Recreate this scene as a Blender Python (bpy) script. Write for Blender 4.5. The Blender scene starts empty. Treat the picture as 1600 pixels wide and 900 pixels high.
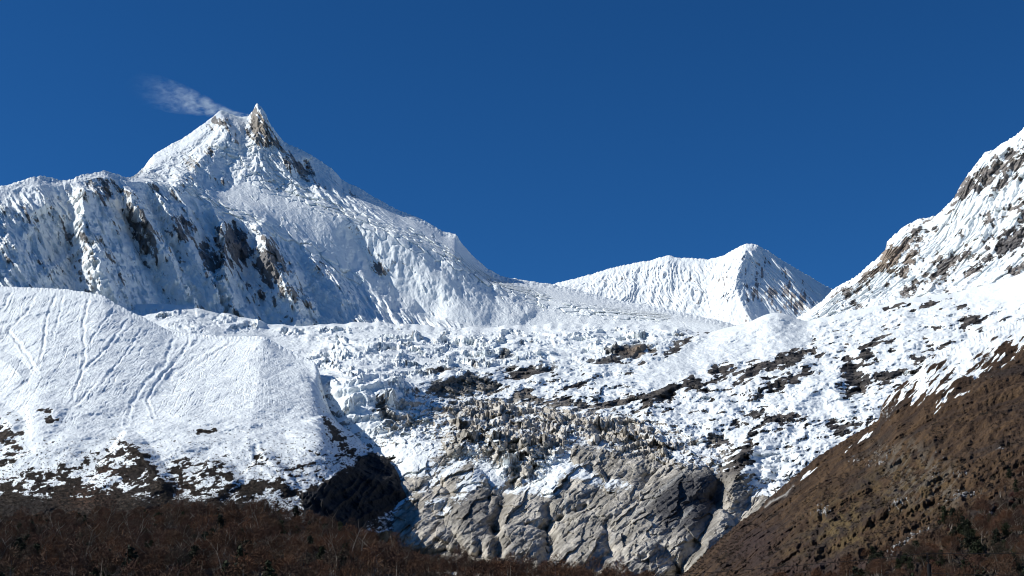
import bpy, math, random
import numpy as np

# ------------------------------------------------------------------ camera, sky, sun, exposure
scene = bpy.context.scene
COL = scene.collection
PW, PH, FPX = 1600.0, 900.0, 2198.0
PITCH = math.radians(15.0)
CAMZ = 1.7
cam_data = bpy.data.cameras.new("camera")
cam_data.sensor_width = 36.0
cam_data.lens = 36.0 * FPX / PW
cam_data.clip_start = 0.5
cam_data.clip_end = 60000.0
cam = bpy.data.objects.new("camera", cam_data)
COL.objects.link(cam)
cam.location = (0, 0, CAMZ)
cam.rotation_euler = (math.pi / 2 + PITCH, 0, 0)
scene.camera = cam

SUN_EL = math.radians(34.0)
SUN_AZ = math.radians(96.0)          # measured from the view direction towards the left
SUN_DIR = np.array([-math.sin(SUN_AZ) * math.cos(SUN_EL), math.cos(SUN_AZ) * math.cos(SUN_EL), math.sin(SUN_EL)])
world = bpy.data.worlds.new("World")
scene.world = world
world.use_nodes = True
wn, wl = world.node_tree.nodes, world.node_tree.links
sky = wn.new("ShaderNodeTexSky")
sky.sky_type = 'NISHITA'
sky.sun_disc = False
sky.sun_elevation = SUN_EL
sky.sun_rotation = -SUN_AZ
sky.altitude = 3000.0
sky.air_density = 1.0
sky.dust_density = 0.0
sky.ozone_density = 10.0
hs = wn.new("ShaderNodeHueSaturation"); hs.inputs["Saturation"].default_value = 1.12
wl.new(sky.outputs[0], hs.inputs["Color"]); wl.new(hs.outputs[0], wn["Background"].inputs[0])
wn["Background"].inputs[1].default_value = 0.092

sun_data = bpy.data.lights.new("sun", 'SUN')
sun_data.energy = 4.65
sun_data.angle = math.radians(0.5)
sun_data.color = (1.0, 0.985, 0.94)
sun = bpy.data.objects.new("sun", sun_data)
COL.objects.link(sun)
sun.rotation_euler = (math.pi / 2 - SUN_EL, 0, SUN_AZ + math.pi)
from mathutils import Vector
sun.rotation_euler = Vector(SUN_DIR).to_track_quat('Z', 'Y').to_euler()

scene.view_settings.view_transform = 'Standard'
scene.view_settings.look = 'None'
scene.view_settings.exposure = 0.0
scene.view_settings.gamma = 1.0
scene.view_settings.use_curve_mapping = False
scene.render.engine = 'CYCLES'
scene.cycles.max_bounces = 4
scene.cycles.diffuse_bounces = 3
scene.cycles.volume_bounces = 1
scene.cycles.use_adaptive_sampling = True
scene.cycles.filter_width = 1.0

# ------------------------------------------------------------------ numeric helpers
f32 = np.float32
def unproj(px, py, Y):
    """a direction seen in the photo and a depth in metres -> a point of the terrain"""
    yi = (450.0 - py) / FPX
    a = math.cos(PITCH) - yi * math.sin(PITCH)
    return (px - 800.0) / FPX * Y / a, Y, CAMZ + Y * (math.sin(PITCH) + yi * math.cos(PITCH)) / a

def to_px(x, y, z):
    z = z - CAMZ
    d = y * math.cos(PITCH) + z * math.sin(PITCH)
    u = -y * math.sin(PITCH) + z * math.cos(PITCH)
    return 800.0 + FPX * x / d, 450.0 - FPX * u / d

_rng = np.random.RandomState(7)
_PERM = np.concatenate([_rng.permutation(256)] * 3).astype(np.int32)
_ANG = (np.arange(256) / 256.0 * 2 * np.pi * 37).astype(f32)
_GX, _GY = np.cos(_ANG), np.sin(_ANG)
_RV = _rng.rand(256).astype(f32)

def perlin(x, y, seed=0):
    xi = np.floor(x).astype(np.int32); yi = np.floor(y).astype(np.int32)
    xf = (x - xi).astype(f32); yf = (y - yi).astype(f32)
    xi = (xi + seed * 57) & 255; yi = (yi + seed * 131) & 255
    u = xf * xf * xf * (xf * (xf * 6 - 15) + 10); v = yf * yf * yf * (yf * (yf * 6 - 15) + 10)
    a = _PERM[xi]; b = _PERM[(xi + 1) & 255]
    h00 = _PERM[a + yi]; h01 = _PERM[a + ((yi + 1) & 255)]; h10 = _PERM[b + yi]; h11 = _PERM[b + ((yi + 1) & 255)]
    n00 = _GX[h00] * xf + _GY[h00] * yf; n10 = _GX[h10] * (xf - 1) + _GY[h10] * yf
    n01 = _GX[h01] * xf + _GY[h01] * (yf - 1); n11 = _GX[h11] * (xf - 1) + _GY[h11] * (yf - 1)
    nx0 = n00 + u * (n10 - n00); nx1 = n01 + u * (n11 - n01)
    return (nx0 + v * (nx1 - nx0)) * 1.5

def fbm(x, y, octaves=5, seed=0, gain=0.5, lac=2.03):
    s = 0; a = 1.0; t = 0
    for k in range(octaves):
        s = s + a * perlin(x, y, seed + k * 3); t += a
        a *= gain; x = x * lac + 17.3; y = y * lac - 9.1
    return s / t * 1.35

def ridged(x, y, octaves=5, seed=0, gain=0.5, lac=2.07):
    """sharp crests, value about 0..1"""
    s = 0; a = 1.0; t = 0; w = 1.0
    for k in range(octaves):
        n = 1.0 - np.abs(perlin(x, y, seed + k * 3)) * 1.6
        n = np.clip(n, 0, 1) ** 2
        s = s + a * n * w; t += a
        w = np.clip(n * 1.5, 0, 1)
        a *= gain; x = x * lac + 11.7; y = y * lac + 5.3
    return s / t

def worley(x, y, seed=0):
    """F1, F2, random value of the nearest cell"""
    xi = np.floor(x).astype(np.int32); yi = np.floor(y).astype(np.int32)
    f1 = np.full(x.shape, 9, f32); f2 = np.full(x.shape, 9, f32); rid = np.zeros(x.shape, f32)
    for dx in (-1, 0, 1):
        for dy in (-1, 0, 1):
            cx = (xi + dx + seed * 31) & 255; cy = (yi + dy + seed * 17) & 255
            h = _PERM[_PERM[cx] + cy]
            d = np.hypot(xi + dx + 0.5 + 0.9 * (_RV[h] - 0.5) - x, yi + dy + 0.5 + 0.9 * (_RV[(h * 7 + 13) & 255] - 0.5) - y).astype(f32)
            near = d < f1
            f2 = np.where(near, f1, np.minimum(f2, d))
            rid = np.where(near, _RV[(h * 3 + 101) & 255], rid)
            f1 = np.where(near, d, f1)
    return f1, f2, rid

def _cellwave(px, py, dx, dy, seed):
    """waves that run across the direction (dx, dy): gullies down the slope, with their gradient"""
    xi = np.floor(px).astype(np.int32); yi = np.floor(py).astype(np.int32)
    fx = (px - xi).astype(f32); fy = (py - yi).astype(f32)
    va = np.zeros(px.shape, f32); gx = va.copy(); gy = va.copy(); wt = va.copy()
    for i in (-1, 0, 1):
        for j in (-1, 0, 1):
            h = _PERM[_PERM[(xi + i + seed * 29) & 255] + ((yi + j + seed * 43) & 255)]
            ox = fx - i - 0.5 + (_RV[h] - 0.5) * 0.8
            oy = fy - j - 0.5 + (_RV[(h * 5 + 31) & 255] - 0.5) * 0.8
            w = np.exp(-2.6 * (ox * ox + oy * oy))
            m = (ox * dx + oy * dy) * (2 * np.pi)
            wt += w; va += np.cos(m) * w
            s = -np.sin(m) * w
            gx += s * dx; gy += s * dy
    return va / wt, gx / wt, gy / wt

def erosion(x, y, gx, gy, cell, octaves=4, seed=0, k=1.35, branch=1.0, gain=0.48):
    """branching gullies that follow the fall line of a slope with gradient (gx, gy); about -1..1"""
    g = np.hypot(gx, gy) + 1e-6
    dx = -gy / g * k; dy = gx / g * k
    h = 0; hx = 0; hy = 0; a = 1.0; f = 1.0; t = 0
    for o in range(octaves):
        v, vx, vy = _cellwave(x / cell * f, y / cell * f, (dx - hy * branch).astype(f32), (dy + hx * branch).astype(f32), seed + o * 5)
        h = h + v * a; hx = hx + vx * a * 0.6; hy = hy + vy * a * 0.6
        t += a; a *= gain; f *= 2.0
    return h / t

def facets(x, y, seed=0, tilt=1.0):
    """broken rock: every cell a tilted plane of its own"""
    xi = np.floor(x).astype(np.int32); yi = np.floor(y).astype(np.int32)
    best = np.full(x.shape, 9, f32); val = np.zeros(x.shape, f32)
    for dx in (-1, 0, 1):
        for dy in (-1, 0, 1):
            h = _PERM[_PERM[(xi + dx + seed * 31) & 255] + ((yi + dy + seed * 17) & 255)]
            ox = (x - xi - dx - 0.5 - 0.9 * (_RV[h] - 0.5)).astype(f32); oy = (y - yi - dy - 0.5 - 0.9 * (_RV[(h * 7 + 13) & 255] - 0.5)).astype(f32)
            d = ox * ox + oy * oy; near = d < best
            v = (_RV[(h * 3 + 101) & 255] - 0.5) + tilt * (ox * (_RV[(h * 11 + 7) & 255] - 0.5) + oy * (_RV[(h * 13 + 57) & 255] - 0.5)) * 2
            val = np.where(near, v, val); best = np.where(near, d, best)
    return val

def even(f):
    """noise spread evenly over 0..1"""
    return 0.5 + 0.5 * np.tanh(f * 2.4)

def patchy(dens, n, soft=0.09):
    return smooth01(1 - dens - soft, 1 - dens + soft, n) * (dens > 0.02)

def smooth01(a, b, x):
    t = np.clip((x - a) / (b - a), 0, 1)
    return t * t * (3 - 2 * t)

def gblur(a, s, axis):
    if s <= 0: return a
    r = int(3 * s + 1); kx = np.exp(-0.5 * (np.arange(-r, r + 1) / s) ** 2); kx /= kx.sum()
    n = a.shape[axis]
    pad = [(0, 0)] * a.ndim; pad[axis] = (r, r)
    b = np.pad(a, pad, mode='reflect', reflect_type='odd') if n > r else np.pad(a, pad, mode='edge')
    out = 0
    for i, w in enumerate(kx):
        sl = [slice(None)] * a.ndim; sl[axis] = slice(i, i + n)
        out = out + w * b[tuple(sl)]
    return out

def blob(U, V, cx, cy, rx, ry, ang=0.0):
    c, s = math.cos(math.radians(ang)), math.sin(math.radians(ang))
    a = ((U - cx) * c + (V - cy) * s) / rx; b = (-(U - cx) * s + (V - cy) * c) / ry
    return np.exp(-(a * a + b * b))

def pline(U, V, pts, reach=60.0):
    """distance to a polyline, signed side (+ is right of travel as seen in the picture), fraction along it"""
    D = np.full(U.shape, 1e6, f32); S = np.zeros(U.shape, f32); T = np.zeros(U.shape, f32)
    p = np.array(pts, float)
    m = (U > p[:, 0].min() - reach) & (U < p[:, 0].max() + reach) & (V > p[:, 1].min() - reach) & (V < p[:, 1].max() + reach)
    if not m.any(): return D, S, T
    u = U[m]; v = V[m]
    d = np.full(u.shape, 1e6); sd = np.zeros(u.shape); tt = np.zeros(u.shape)
    L = np.hypot(np.diff(p[:, 0]), np.diff(p[:, 1])); cum = np.concatenate([[0], np.cumsum(L)])
    for i in range(len(p) - 1):
        ax, ay = p[i]; bx, by = p[i + 1]; ex, ey = bx - ax, by - ay
        t = np.clip(((u - ax) * ex + (v - ay) * ey) / (ex * ex + ey * ey + 1e-9), 0, 1)
        q = np.hypot(u - ax - t * ex, v - ay - t * ey)
        c = q < d
        d = np.where(c, q, d); sd = np.where(c, np.sign(-(ex * (v - ay) - ey * (u - ax))), sd)
        tt = np.where(c, (cum[i] + t * L[i]) / cum[-1], tt)
    D[m] = d; S[m] = sd; T[m] = tt
    return D, S, T

def poly(U, V, pts, soft=8.0):
    """soft mask of a patch: 1 inside, 0 outside"""
    p = np.array(pts, float); out = np.zeros(U.shape, f32)
    m = (U > p[:, 0].min() - soft) & (U < p[:, 0].max() + soft) & (V > p[:, 1].min() - soft) & (V < p[:, 1].max() + soft)
    if not m.any(): return out
    u = U[m]; v = V[m]; ins = np.zeros(u.shape, bool); d = np.full(u.shape, 1e6)
    for i in range(len(p)):
        ax, ay = p[i - 1]; bx, by = p[i]
        c = ((ay > v) != (by > v)) & (u < (bx - ax) * (v - ay) / (by - ay + 1e-12) + ax)
        ins ^= c
        ex, ey = bx - ax, by - ay
        t = np.clip(((u - ax) * ex + (v - ay) * ey) / (ex * ex + ey * ey + 1e-9), 0, 1)
        d = np.minimum(d, np.hypot(u - ax - t * ex, v - ay - t * ey))
    out[m] = smooth01(-soft, soft, np.where(ins, d, -d))
    return out

class Land:
    """one piece of the terrain: from its foot to its crest along hand-measured lines, then down its far side"""
    def __init__(self, u0, u1, du, curves, dv, usm=10.0, vsm=4.0, crest_band=10, csm=22.0, ysm=30.0, xsm=0.0):
        a0, a1 = max(u0, -50.0), min(u1, 1650.0)          # coarser outside the view
        u = np.concatenate([np.arange(u0, a0, du * 6), np.arange(a0, a1, du), np.arange(a1, u1 + du, du * 6)])
        cs = []
        for k, c in enumerate(curves):
            c = np.array(c, float)
            py = np.interp(u, c[:, 0], c[:, 1]); Y = np.interp(u, c[:, 0], c[:, 2])
            last = k == len(curves) - 1
            exact = gblur(py, xsm / du, 0)
            py = gblur(py, (csm if last else usm) / du, 0)
            Y = gblur(Y, (ysm if last else usm * 2) / du, 0)
            cs.append((py, Y))
        V = []; Yd = []
        for k in range(len(cs) - 1):
            n = max(2, int(math.ceil(np.max(np.abs(cs[k][0] - cs[k + 1][0])) / dv)))
            for i in range(n):
                t = i / n
                V.append(cs[k][0] * (1 - t) + cs[k + 1][0] * t); Yd.append(cs[k][1] * (1 - t) + cs[k + 1][1] * t)
        V.append(cs[-1][0]); Yd.append(cs[-1][1])
        V = np.array(V); Yd = np.array(Yd)
        Ys = gblur(Yd, vsm / dv, 0); Vs = gblur(V, vsm / dv, 0)
        Vs = Vs + (exact - cs[-1][0])[None] * smooth01(csm * 2.2, 0, V - cs[-1][0][None])
        V = V + (exact - cs[-1][0])[None] * smooth01(csm * 2.2, 0, V - cs[-1][0][None])
        n = V.shape[0]
        w = smooth01(0, crest_band / dv, np.arange(n)[::-1].astype(float))[:, None]
        V = V * (1 - w) + Vs * w; Yd = Yd * (1 - w) + Ys * w
        self.U = np.broadcast_to(u[None], V.shape).astype(f32); self.V = V.astype(f32)
        self.X, self.Y, self.Z = (a.astype(np.float64) for a in unproj(self.U.astype(float), V, Yd))
        self.crest = exact
        self.below = (self.V - self.crest[None]).astype(f32)       # picture heights below the crest
        self.grad()
    def grad(self):
        X, Y, Z = self.X, self.Y, self.Z
        xu = np.gradient(X, axis=1); yu = np.gradient(Y, axis=1); zu = np.gradient(Z, axis=1)
        xv = np.gradient(X, axis=0); yv = np.gradient(Y, axis=0); zv = np.gradient(Z, axis=0)
        det = xu * yv - xv * yu
        det = np.where(np.abs(det) < 1e-6, 1e-6, det)
        self.gx = ((zu * yv - zv * yu) / det).astype(f32); self.gy = ((xu * zv - xv * zu) / det).astype(f32)
    def move(self, push=0.0, lift=0.0):
        """relief: push metres out of the slope towards the valley, lift metres up"""
        r = np.sqrt(self.X ** 2 + self.Y ** 2 + (self.Z - CAMZ) ** 2)
        k = 1 - push / r
        self.X = self.X * k; self.Y = self.Y * k; self.Z = CAMZ + (self.Z - CAMZ) * k + lift
    def normal(self):
        X, Y, Z = self.X, self.Y, self.Z
        a = np.stack([np.gradient(q, axis=1) for q in (X, Y, Z)], -1); b = np.stack([np.gradient(q, axis=0) for q in (X, Y, Z)], -1)
        n = np.cross(a, b); n /= np.linalg.norm(n, axis=-1, keepdims=True) + 1e-9
        n *= np.where(n[..., 2:3] < 0, -1, 1)
        return n
    def build(self, name, mat, snow, col, back=((60, 25), (120, 70), (250, 160), (500, 320), (900, 600)), snow_back=0.9):
        X, Y, Z = self.X, self.Y, self.Z
        rx = [X]; ry = [Y]; rz = [Z]; sn = [snow]; cl = [col]
        for dy, dz in back:
            rx.append(X[-1:] * (1 + dy / Y[-1:])); ry.append(Y[-1:] + dy); rz.append(Z[-1:] - dz)
            sn.append(np.full_like(snow[-1:], snow_back)); cl.append(col[-1:])
        X = np.concatenate(rx); Y = np.concatenate(ry); Z = np.concatenate(rz); snow = np.concatenate(sn); col = np.concatenate(cl)
        r, c = X.shape
        me = bpy.data.meshes.new(name)
        co = np.stack([X, Y, Z], -1).reshape(-1, 3).astype(f32)
        i = (np.arange(r - 1)[:, None] * c + np.arange(c - 1)[None]).ravel()
        q = np.stack([i, i + 1, i + 1 + c, i + c], -1).astype(np.int32)
        me.vertices.add(len(co)); me.vertices.foreach_set("co", co.ravel())
        me.loops.add(q.size); me.loops.foreach_set("vertex_index", q.ravel())
        me.polygons.add(len(q)); me.polygons.foreach_set("loop_start", np.arange(0, q.size, 4, dtype=np.int32))
        me.update(calc_edges=True)
        me.polygons.foreach_set("use_smooth", np.ones(len(q), bool))
        a = me.attributes.new("snow", 'FLOAT', 'POINT'); a.data.foreach_set("value", snow.astype(f32).ravel())
        a = me.attributes.new("ground", 'FLOAT_COLOR', 'POINT')
        a.data.foreach_set("color", np.concatenate([col, np.ones(col.shape[:2] + (1,))], -1).astype(f32).ravel())
        me.materials.append(mat)
        o = bpy.data.objects.new(name, me); COL.objects.link(o); o["kind"] = "structure"
        return o

def mixc(a, b, t):
    t = np.asarray(t)[..., None]
    return np.asarray(a) * (1 - t) + np.asarray(b) * t

# ------------------------------------------------------------------ materials
def new_mat(name):
    m = bpy.data.materials.new(name); m.use_nodes = True
    nt = m.node_tree; b = nt.nodes["Principled BSDF"]
    return m, nt, b

def math_node(nt, op, a, b=None, c=None):
    n = nt.nodes.new("ShaderNodeMath"); n.operation = op
    for i, v in enumerate((a, b, c)):
        if v is None: continue
        if isinstance(v, (int, float)): n.inputs[i].default_value = v
        else: nt.links.new(v, n.inputs[i])
    return n.outputs[0]

def noise_node(nt, vec, scale, detail=4.0, rough=0.55, dist=0.0):
    n = nt.nodes.new("ShaderNodeTexNoise"); n.inputs["Scale"].default_value = scale
    n.inputs["Detail"].default_value = detail; n.inputs["Roughness"].default_value = rough; n.inputs["Distortion"].default_value = dist
    nt.links.new(vec, n.inputs["Vector"])
    return n.outputs[0]

def terrain_mat(name, unit, breakup=0.35, bump=0.5, snow_rgb=(0.86, 0.895, 0.88), rock_var=0.5):
    """snow lying on rock or soil: the 'snow' and 'ground' attributes say where, noise of size 'unit' metres breaks the border up"""
    m, nt, b = new_mat(name)
    L = nt.links
    geo = nt.nodes.new("ShaderNodeNewGeometry"); pos = geo.outputs["Position"]
    at_s = nt.nodes.new("ShaderNodeAttribute"); at_s.attribute_name = "snow"
    at_c = nt.nodes.new("ShaderNodeAttribute"); at_c.attribute_name = "ground"
    n1 = noise_node(nt, pos, 1.0 / unit, 5.0, 0.65)
    n2 = noise_node(nt, pos, 1.0 / (unit * 6), 4.0, 0.6)
    nn = math_node(nt, 'ADD', math_node(nt, 'MULTIPLY', n1, 0.85), math_node(nt, 'MULTIPLY', n2, 0.15))
    s = math_node(nt, 'ADD', at_s.outputs["Fac"], math_node(nt, 'MULTIPLY', math_node(nt, 'SUBTRACT', nn, 0.5), breakup * 2.2))
    mr = nt.nodes.new("ShaderNodeMapRange"); mr.interpolation_type = 'SMOOTHSTEP'
    mr.inputs["From Min"].default_value = 0.42; mr.inputs["From Max"].default_value = 0.58
    L.new(s, mr.inputs["Value"])
    n3 = noise_node(nt, pos, 1.0 / (unit * 2.5), 6.0, 0.7, 0.4)
    var = math_node(nt, 'MULTIPLY_ADD', math_node(nt, 'SUBTRACT', n3, 0.5), rock_var * 3.0, 1.0)
    var = math_node(nt, 'MAXIMUM', var, 0.25)
    vm = nt.nodes.new("ShaderNodeVectorMath"); vm.operation = 'SCALE'
    L.new(at_c.outputs["Color"], vm.inputs[0]); L.new(var, vm.inputs["Scale"])
    mix = nt.nodes.new("ShaderNodeMix"); mix.data_type = 'RGBA'
    L.new(mr.outputs[0], mix.inputs["Factor"]); L.new(vm.outputs[0], mix.inputs["A"]); mix.inputs["B"].default_value = (*snow_rgb, 1)
    L.new(mix.outputs["Result"], b.inputs["Base Color"])
    b.inputs["Roughness"].default_value = 0.85
    b.inputs["Specular IOR Level"].default_value = 0.15
    h = noise_node(nt, pos, 1.0 / (unit * 1.6), 6.0, 0.62)
    bp = nt.nodes.new("ShaderNodeBump"); bp.inputs["Distance"].default_value = unit * 1.6
    amt = math_node(nt, 'MULTIPLY_ADD', mr.outputs[0], -0.45 * bump, bump)
    L.new(amt, bp.inputs["Strength"]); L.new(h, bp.inputs["Height"]); L.new(bp.outputs[0], b.inputs["Normal"])
    return m

QUAL = 1.0      # grid spacing in photo pixels

# ------------------------------------------------------------------ the high snow mountain
def cv(U, pts):
    p = np.array(pts, float); return np.interp(U, p[:, 0], p[:, 1]).astype(f32)

M0 = [(-500,470,5300),(0,500,5950),(130,530,6400),(250,550,6800),(400,550,7400),(500,535,7950),(640,530,8400),(720,533,8450),(800,535,8500),(950,535,8550),(1120,540,8500),(1260,560,8700)]
M1 = [(-500,320,6200),(0,302,7050),(60,290,7250),(100,290,7500),(160,276,7800),(200,284,8050),(230,284,8300),(280,294,8600),(310,310,8750),(350,336,8850),(400,347,9000),(435,370,9100),(500,402,9200),(560,442,9300),(620,480,9200),(700,500,9200),(800,522,9200),(950,528,9100),(1120,532,8950),(1260,550,8950)]
M2 = [(-500,313,6250),(0,294,7100),(52,279,7350),(100,284,7600),(160,270,7880),(200,279,8150),(225,279,8800),(260,281,9150),(300,286,9300),(345,300,9450),(440,318,9520),(500,330,9560),(600,362,9620),(700,403,9720),(760,440,9820),(850,468,9950),(1000,495,9700),(1120,508,9400),(1260,536,9200)]
M3 = [(-500,305,6280),(-60,300,7000),(0,291,7150),(21,286,7250),(52,276,7400),(70,275,7480),(94,281.5,7600),(115,280,7700),(121,275,7740),(147,270,7860),(163,266.5,7950),(185,273,8080),(196,277,8150),(205,277,8250),(212,273,9400),(224,262,9900),(234,249,10050),(240,241,10100),(253,234,10200),(266,226,10300),(283,218,10400),(304,203,10500),(325,188,10600),(337,178,10650),(345,171,10680),(352,174,10690),(364,179,10700),(374,182,10710),(380,183,10710),(388,182,10715),(392,176,10720),(395,173,10730),(398,167,10740),(400,163,10750),(402.5,161.5,10750),(405,166,10750),(408,167,10750),(412,172,10750),(416,178,10750),(419,187,10750),(423,195,10750),(428,201,10760),(434,210,10760),(446,223,10750),(465,231,10750),(486,242,10750),(507,255,10750),(521,266,10740),(527,272,10740),(532,279,10740),(546,287,10730),(560,293,10720),(572,300,10720),(600,316,10700),(625,330,10700),(649,338,10700),(663,345,10700),(677,352,10700),(691,361,10700),(700,364,10700),(712,365,10700),(716,371,10700),(719,377,10700),(737,398,10720),(761,419,10760),(782,431,10800),(817,438,10900),(863,444,11000),(900,452,10950),(950,466,10800),(1030,481,10550),(1120,500,10300),(1180,516,10150),(1260,528,10000)]

mat_high = terrain_mat("high_snow_and_rock", 13.0, breakup=0.62, bump=0.75)

def build_massif():
    G = Land(-500, 1260, 0.95 / QUAL, [M0, M1, M2, M3], 0.85 / QUAL, usm=7, vsm=5, crest_band=12, csm=4, ysm=8)
    U, V, X, Y = G.U, G.V, G.X, G.Y
    m1 = cv(U, M1)
    wall = smooth01(-6, 14, V - m1) * smooth01(900, 620, U)
    pyr = smooth01(0, 12, 285 + 0.35 * np.abs(U - 400) - V) * smooth01(205, 230, U) * smooth01(700, 540, U)
    slope = (1 - wall) * (1 - pyr) * smooth01(215, 260, U)
    edge = smooth01(0, 14, G.below)
    edge2 = smooth01(0, 45, G.below)
    # ribs and gullies of the great wall; the gullies lean down to the right
    wx = fbm(X / 900, Y / 900, 3, 3) * 140; wy = fbm(X / 900, Y / 900, 3, 9) * 140
    er = erosion(X + wx, Y + wy, G.gx + 0.25, G.gy, 520.0, 6, 1, 1.25, 1.0, 0.52)
    sa = U * 0.86 - V * 0.50 + 5 * fbm(U / 50, V / 50, 3, 52); ta = U * 0.50 + V * 0.86
    d = er * 55 * wall * edge2 + wall * edge2 * ((ridged(sa / 20, ta / 150, 4, 53) - .4) * 62 + (ridged(sa / 7, ta / 60, 4, 54) - .4) * 20)
    er2 = erosion(X + wx * .4, Y + wy * .4, G.gx, G.gy, 300.0, 5, 4, 1.3, 1.0, 0.5)
    d += er2 * (52 * pyr * smooth01(2, 26, G.below) + 9 * slope * edge)
    d += er2 * 60 * smooth01(215, 190, U) * edge * smooth01(60, 10, G.below)
    # ice cliffs of the broad slope
    f1, f2, rid = worley(X / 95 + 0.3 * fbm(X / 60, Y / 60, 2, 5), Y / 70, 2)
    band = 0
    for pts, w in (([(395,235),(430,262),(450,285),(500,312),(560,345),(600,362),(650,385),(700,405),(760,440),(800,452),(850,470)], 13),
                   ([(345,232),(390,268),(430,290),(470,300),(510,318)], 16), ([(300,300),(350,330),(400,345),(435,368),(500,400),(560,440)], 10),
                   ([(640,360),(700,392),(740,425),(800,445)], 6), ([(880,480),(960,490),(1040,495)], 9)):
        D, S, T = pline(U, V, pts, 60); band = np.maximum(band, np.exp(-(D / w) ** 2))
    serac = (rid - 0.4) * 40 - 24 * np.exp(-((f2 - f1) / 0.12) ** 2)
    d += serac * band * edge
    d += (fbm(X / 260, Y / 260, 5, 21) * (26 - 12 * wall) + smooth01(830, 900, U) * fbm(X / 90, Y / 160, 4, 23) * 30 + ridged(X / 120, Y / 160, 4, 31) * 12) * edge * (0.35 + 0.65 * np.maximum(wall, pyr))
    # the step of hanging ice along the lip of the wall, then the ribs measured in the photograph
    Uw = U + 7 * fbm(U / 30, V / 36, 4, 45); Vw = V + 7 * fbm(U / 30, V / 36, 4, 46)
    def rib(pts, w, h, w2=None):
        D, S, T = pline(Uw, Vw, pts, 110)
        ww = w * (0.65 + 0.7 * T) * (1 + 0.25 * fbm(U / 14, V / 22, 3, 44))
        if w2: ww = np.where(S > 0, ww, ww * w2 / w)
        q = np.clip(1 - D / ww, 0, 1)
        return h * (q ** 1.15) * smooth01(0, 0.12, T) * smooth01(1.0, 0.85, T)
    ribs = 0
    for r in (([(118,278),(130,325),(128,375),(138,400),(150,450),(170,495)], 26, 130),
              ([(185,275),(194,300),(212,338),(238,388),(265,430),(290,470)], 22, 120),
              ([(250,322),(262,350),(290,400),(322,440),(345,485)], 16, 90),
              ([(312,300),(345,345),(342,380),(345,420),(352,470),(370,500)], 15, 115),
              ([(392,345),(415,372),(410,405),(430,440),(462,500)], 30, 170, 24),
              ([(470,378),(492,420),(515,452),(545,500)], 22, 110),
              ([(545,420),(580,450),(620,490),(650,515)], 26, 90),
              ([(600,352),(640,390),(690,440),(740,490),(760,515)], 30, 90),
              ([(690,400),(730,440),(775,480),(820,515)], 24, 70),
              ([(165,395),(160,430),(150,470),(130,500)], 70, 130, 40), ([(0,380),(25,402),(50,425),(78,447)], 28, 110),
              ([(272,405),(290,418),(310,450),(330,490)], 34, 110),
              ([(770,445),(800,470),(830,500)], 18, 70)):
        ribs = ribs + rib(*r)
    # the deep gullies between them
    for r in (([(182,290),(205,345),(225,385),(240,410)], 13, -90), ([(355,345),(375,380),(378,440),(385,500)], 22, -150),
              ([(60,330),(75,370),(95,410)], 40, -150), ([(300,330),(318,370),(322,400)], 14, -70),
              ([(535,345),(575,400),(620,445),(700,508)], 34, -150)):
        ribs = ribs + rib(*r)
    # buttresses: each falls away slowly to its right, in shade, and steeply to its left, in the sun
    wob = 9 * fbm(U / 60, V / 26, 4, 49) + 4 * fbm(U / 9, V / 9, 3, 50)
    def vc(pts):
        p = np.array(pts, float); return (np.interp(Vw, p[:, 0], p[:, 1]) + wob).astype(f32)
    crests = [(vc([(290,-70),(400,-45),(500,-20)]), 200), (vc([(285,116),(325,130),(375,129),(400,140),(450,158),(495,182)]), 230), (vc([(280,188),(300,197),(340,213),(390,240),(430,266),(480,300)]), 200),
              (vc([(310,247),(350,264),(400,292),(440,322),(490,352)]), 150), (vc([(320,322),(350,346),(380,344),(420,348),(470,357),(510,372)]), 190), (vc([(345,396),(372,416),(405,414),(440,432),(500,464)]), 250),
              (vc([(370,470),(420,495),(450,517),(510,552)]), 170), (vc([(340,600),(370,650),(400,692),(440,748),(470,800),(510,840)]), 440)]
    vall = [None, vc([(290,100),(330,116),(380,112),(420,116),(450,122),(495,140)]), vc([(280,174),(300,182),(340,200),(390,222),(430,236),(480,262)]), vc([(310,236),(350,252),(400,272),(440,284),(490,312)]),
            vc([(320,312),(350,334),(380,333),(420,337),(470,342),(510,350)]), vc([(345,380),(372,395),(405,392),(440,402),(500,420)]), vc([(370,458),(420,480),(450,486),(510,500)]), vc([(330,520),(345,535),(400,575),(445,620),(508,700)])]
    saw = np.zeros(U.shape, f32)
    for k in range(len(crests)):
        c, A = crests[k]
        nxt = vall[k + 1] if k + 1 < len(vall) else c + 170
        t = (Uw - c) / np.maximum(nxt - c, 4); saw = np.where((t >= 0) & (t < 1), A * (1 - t), saw)
        if vall[k] is not None:
            t = (Uw - vall[k]) / np.maximum(c - vall[k], 4); saw = np.where((t >= 0) & (t < 1), A * t, saw)
    d += saw * wall * smooth01(0, 40, V - m1) * smooth01(0, 20, G.below)
    d += 0.55 * ribs + (ridged(X / 75 + er, Y / 75, 4, 81) * (16 - 9 * wall) + fbm(X / 34, Y / 34, 3, 83) * 7) * np.clip(wall + 0.6 * pyr, 0, 1) * edge
    # summit pillar and the ridge that runs down from it, between lit face and shaded flank
    D, S, T = pline(U, V, [(402,160),(408,180),(417,200),(430,232),(442,255),(455,275),(466,284)], 80)
    pil = 150 * np.clip(1 - D / np.where(S < 0, 15, 70), 0, 1) * smooth01(1.02, 0.75, T)
    d += pil * smooth01(0, 10, G.below + 3) + blob(U, V, 420, 215, 30, 50) * (ridged(X / 45, Y / 45 + U / 9, 4, 85) * 34 + facets(U / 7, V / 10, 7) * 26) * smooth01(0, 6, G.below)
    D, S, T = pline(U, V, [(345,171),(352,190),(360,205),(350,222),(338,232),(318,250),(300,268),(285,280)], 60)
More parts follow.
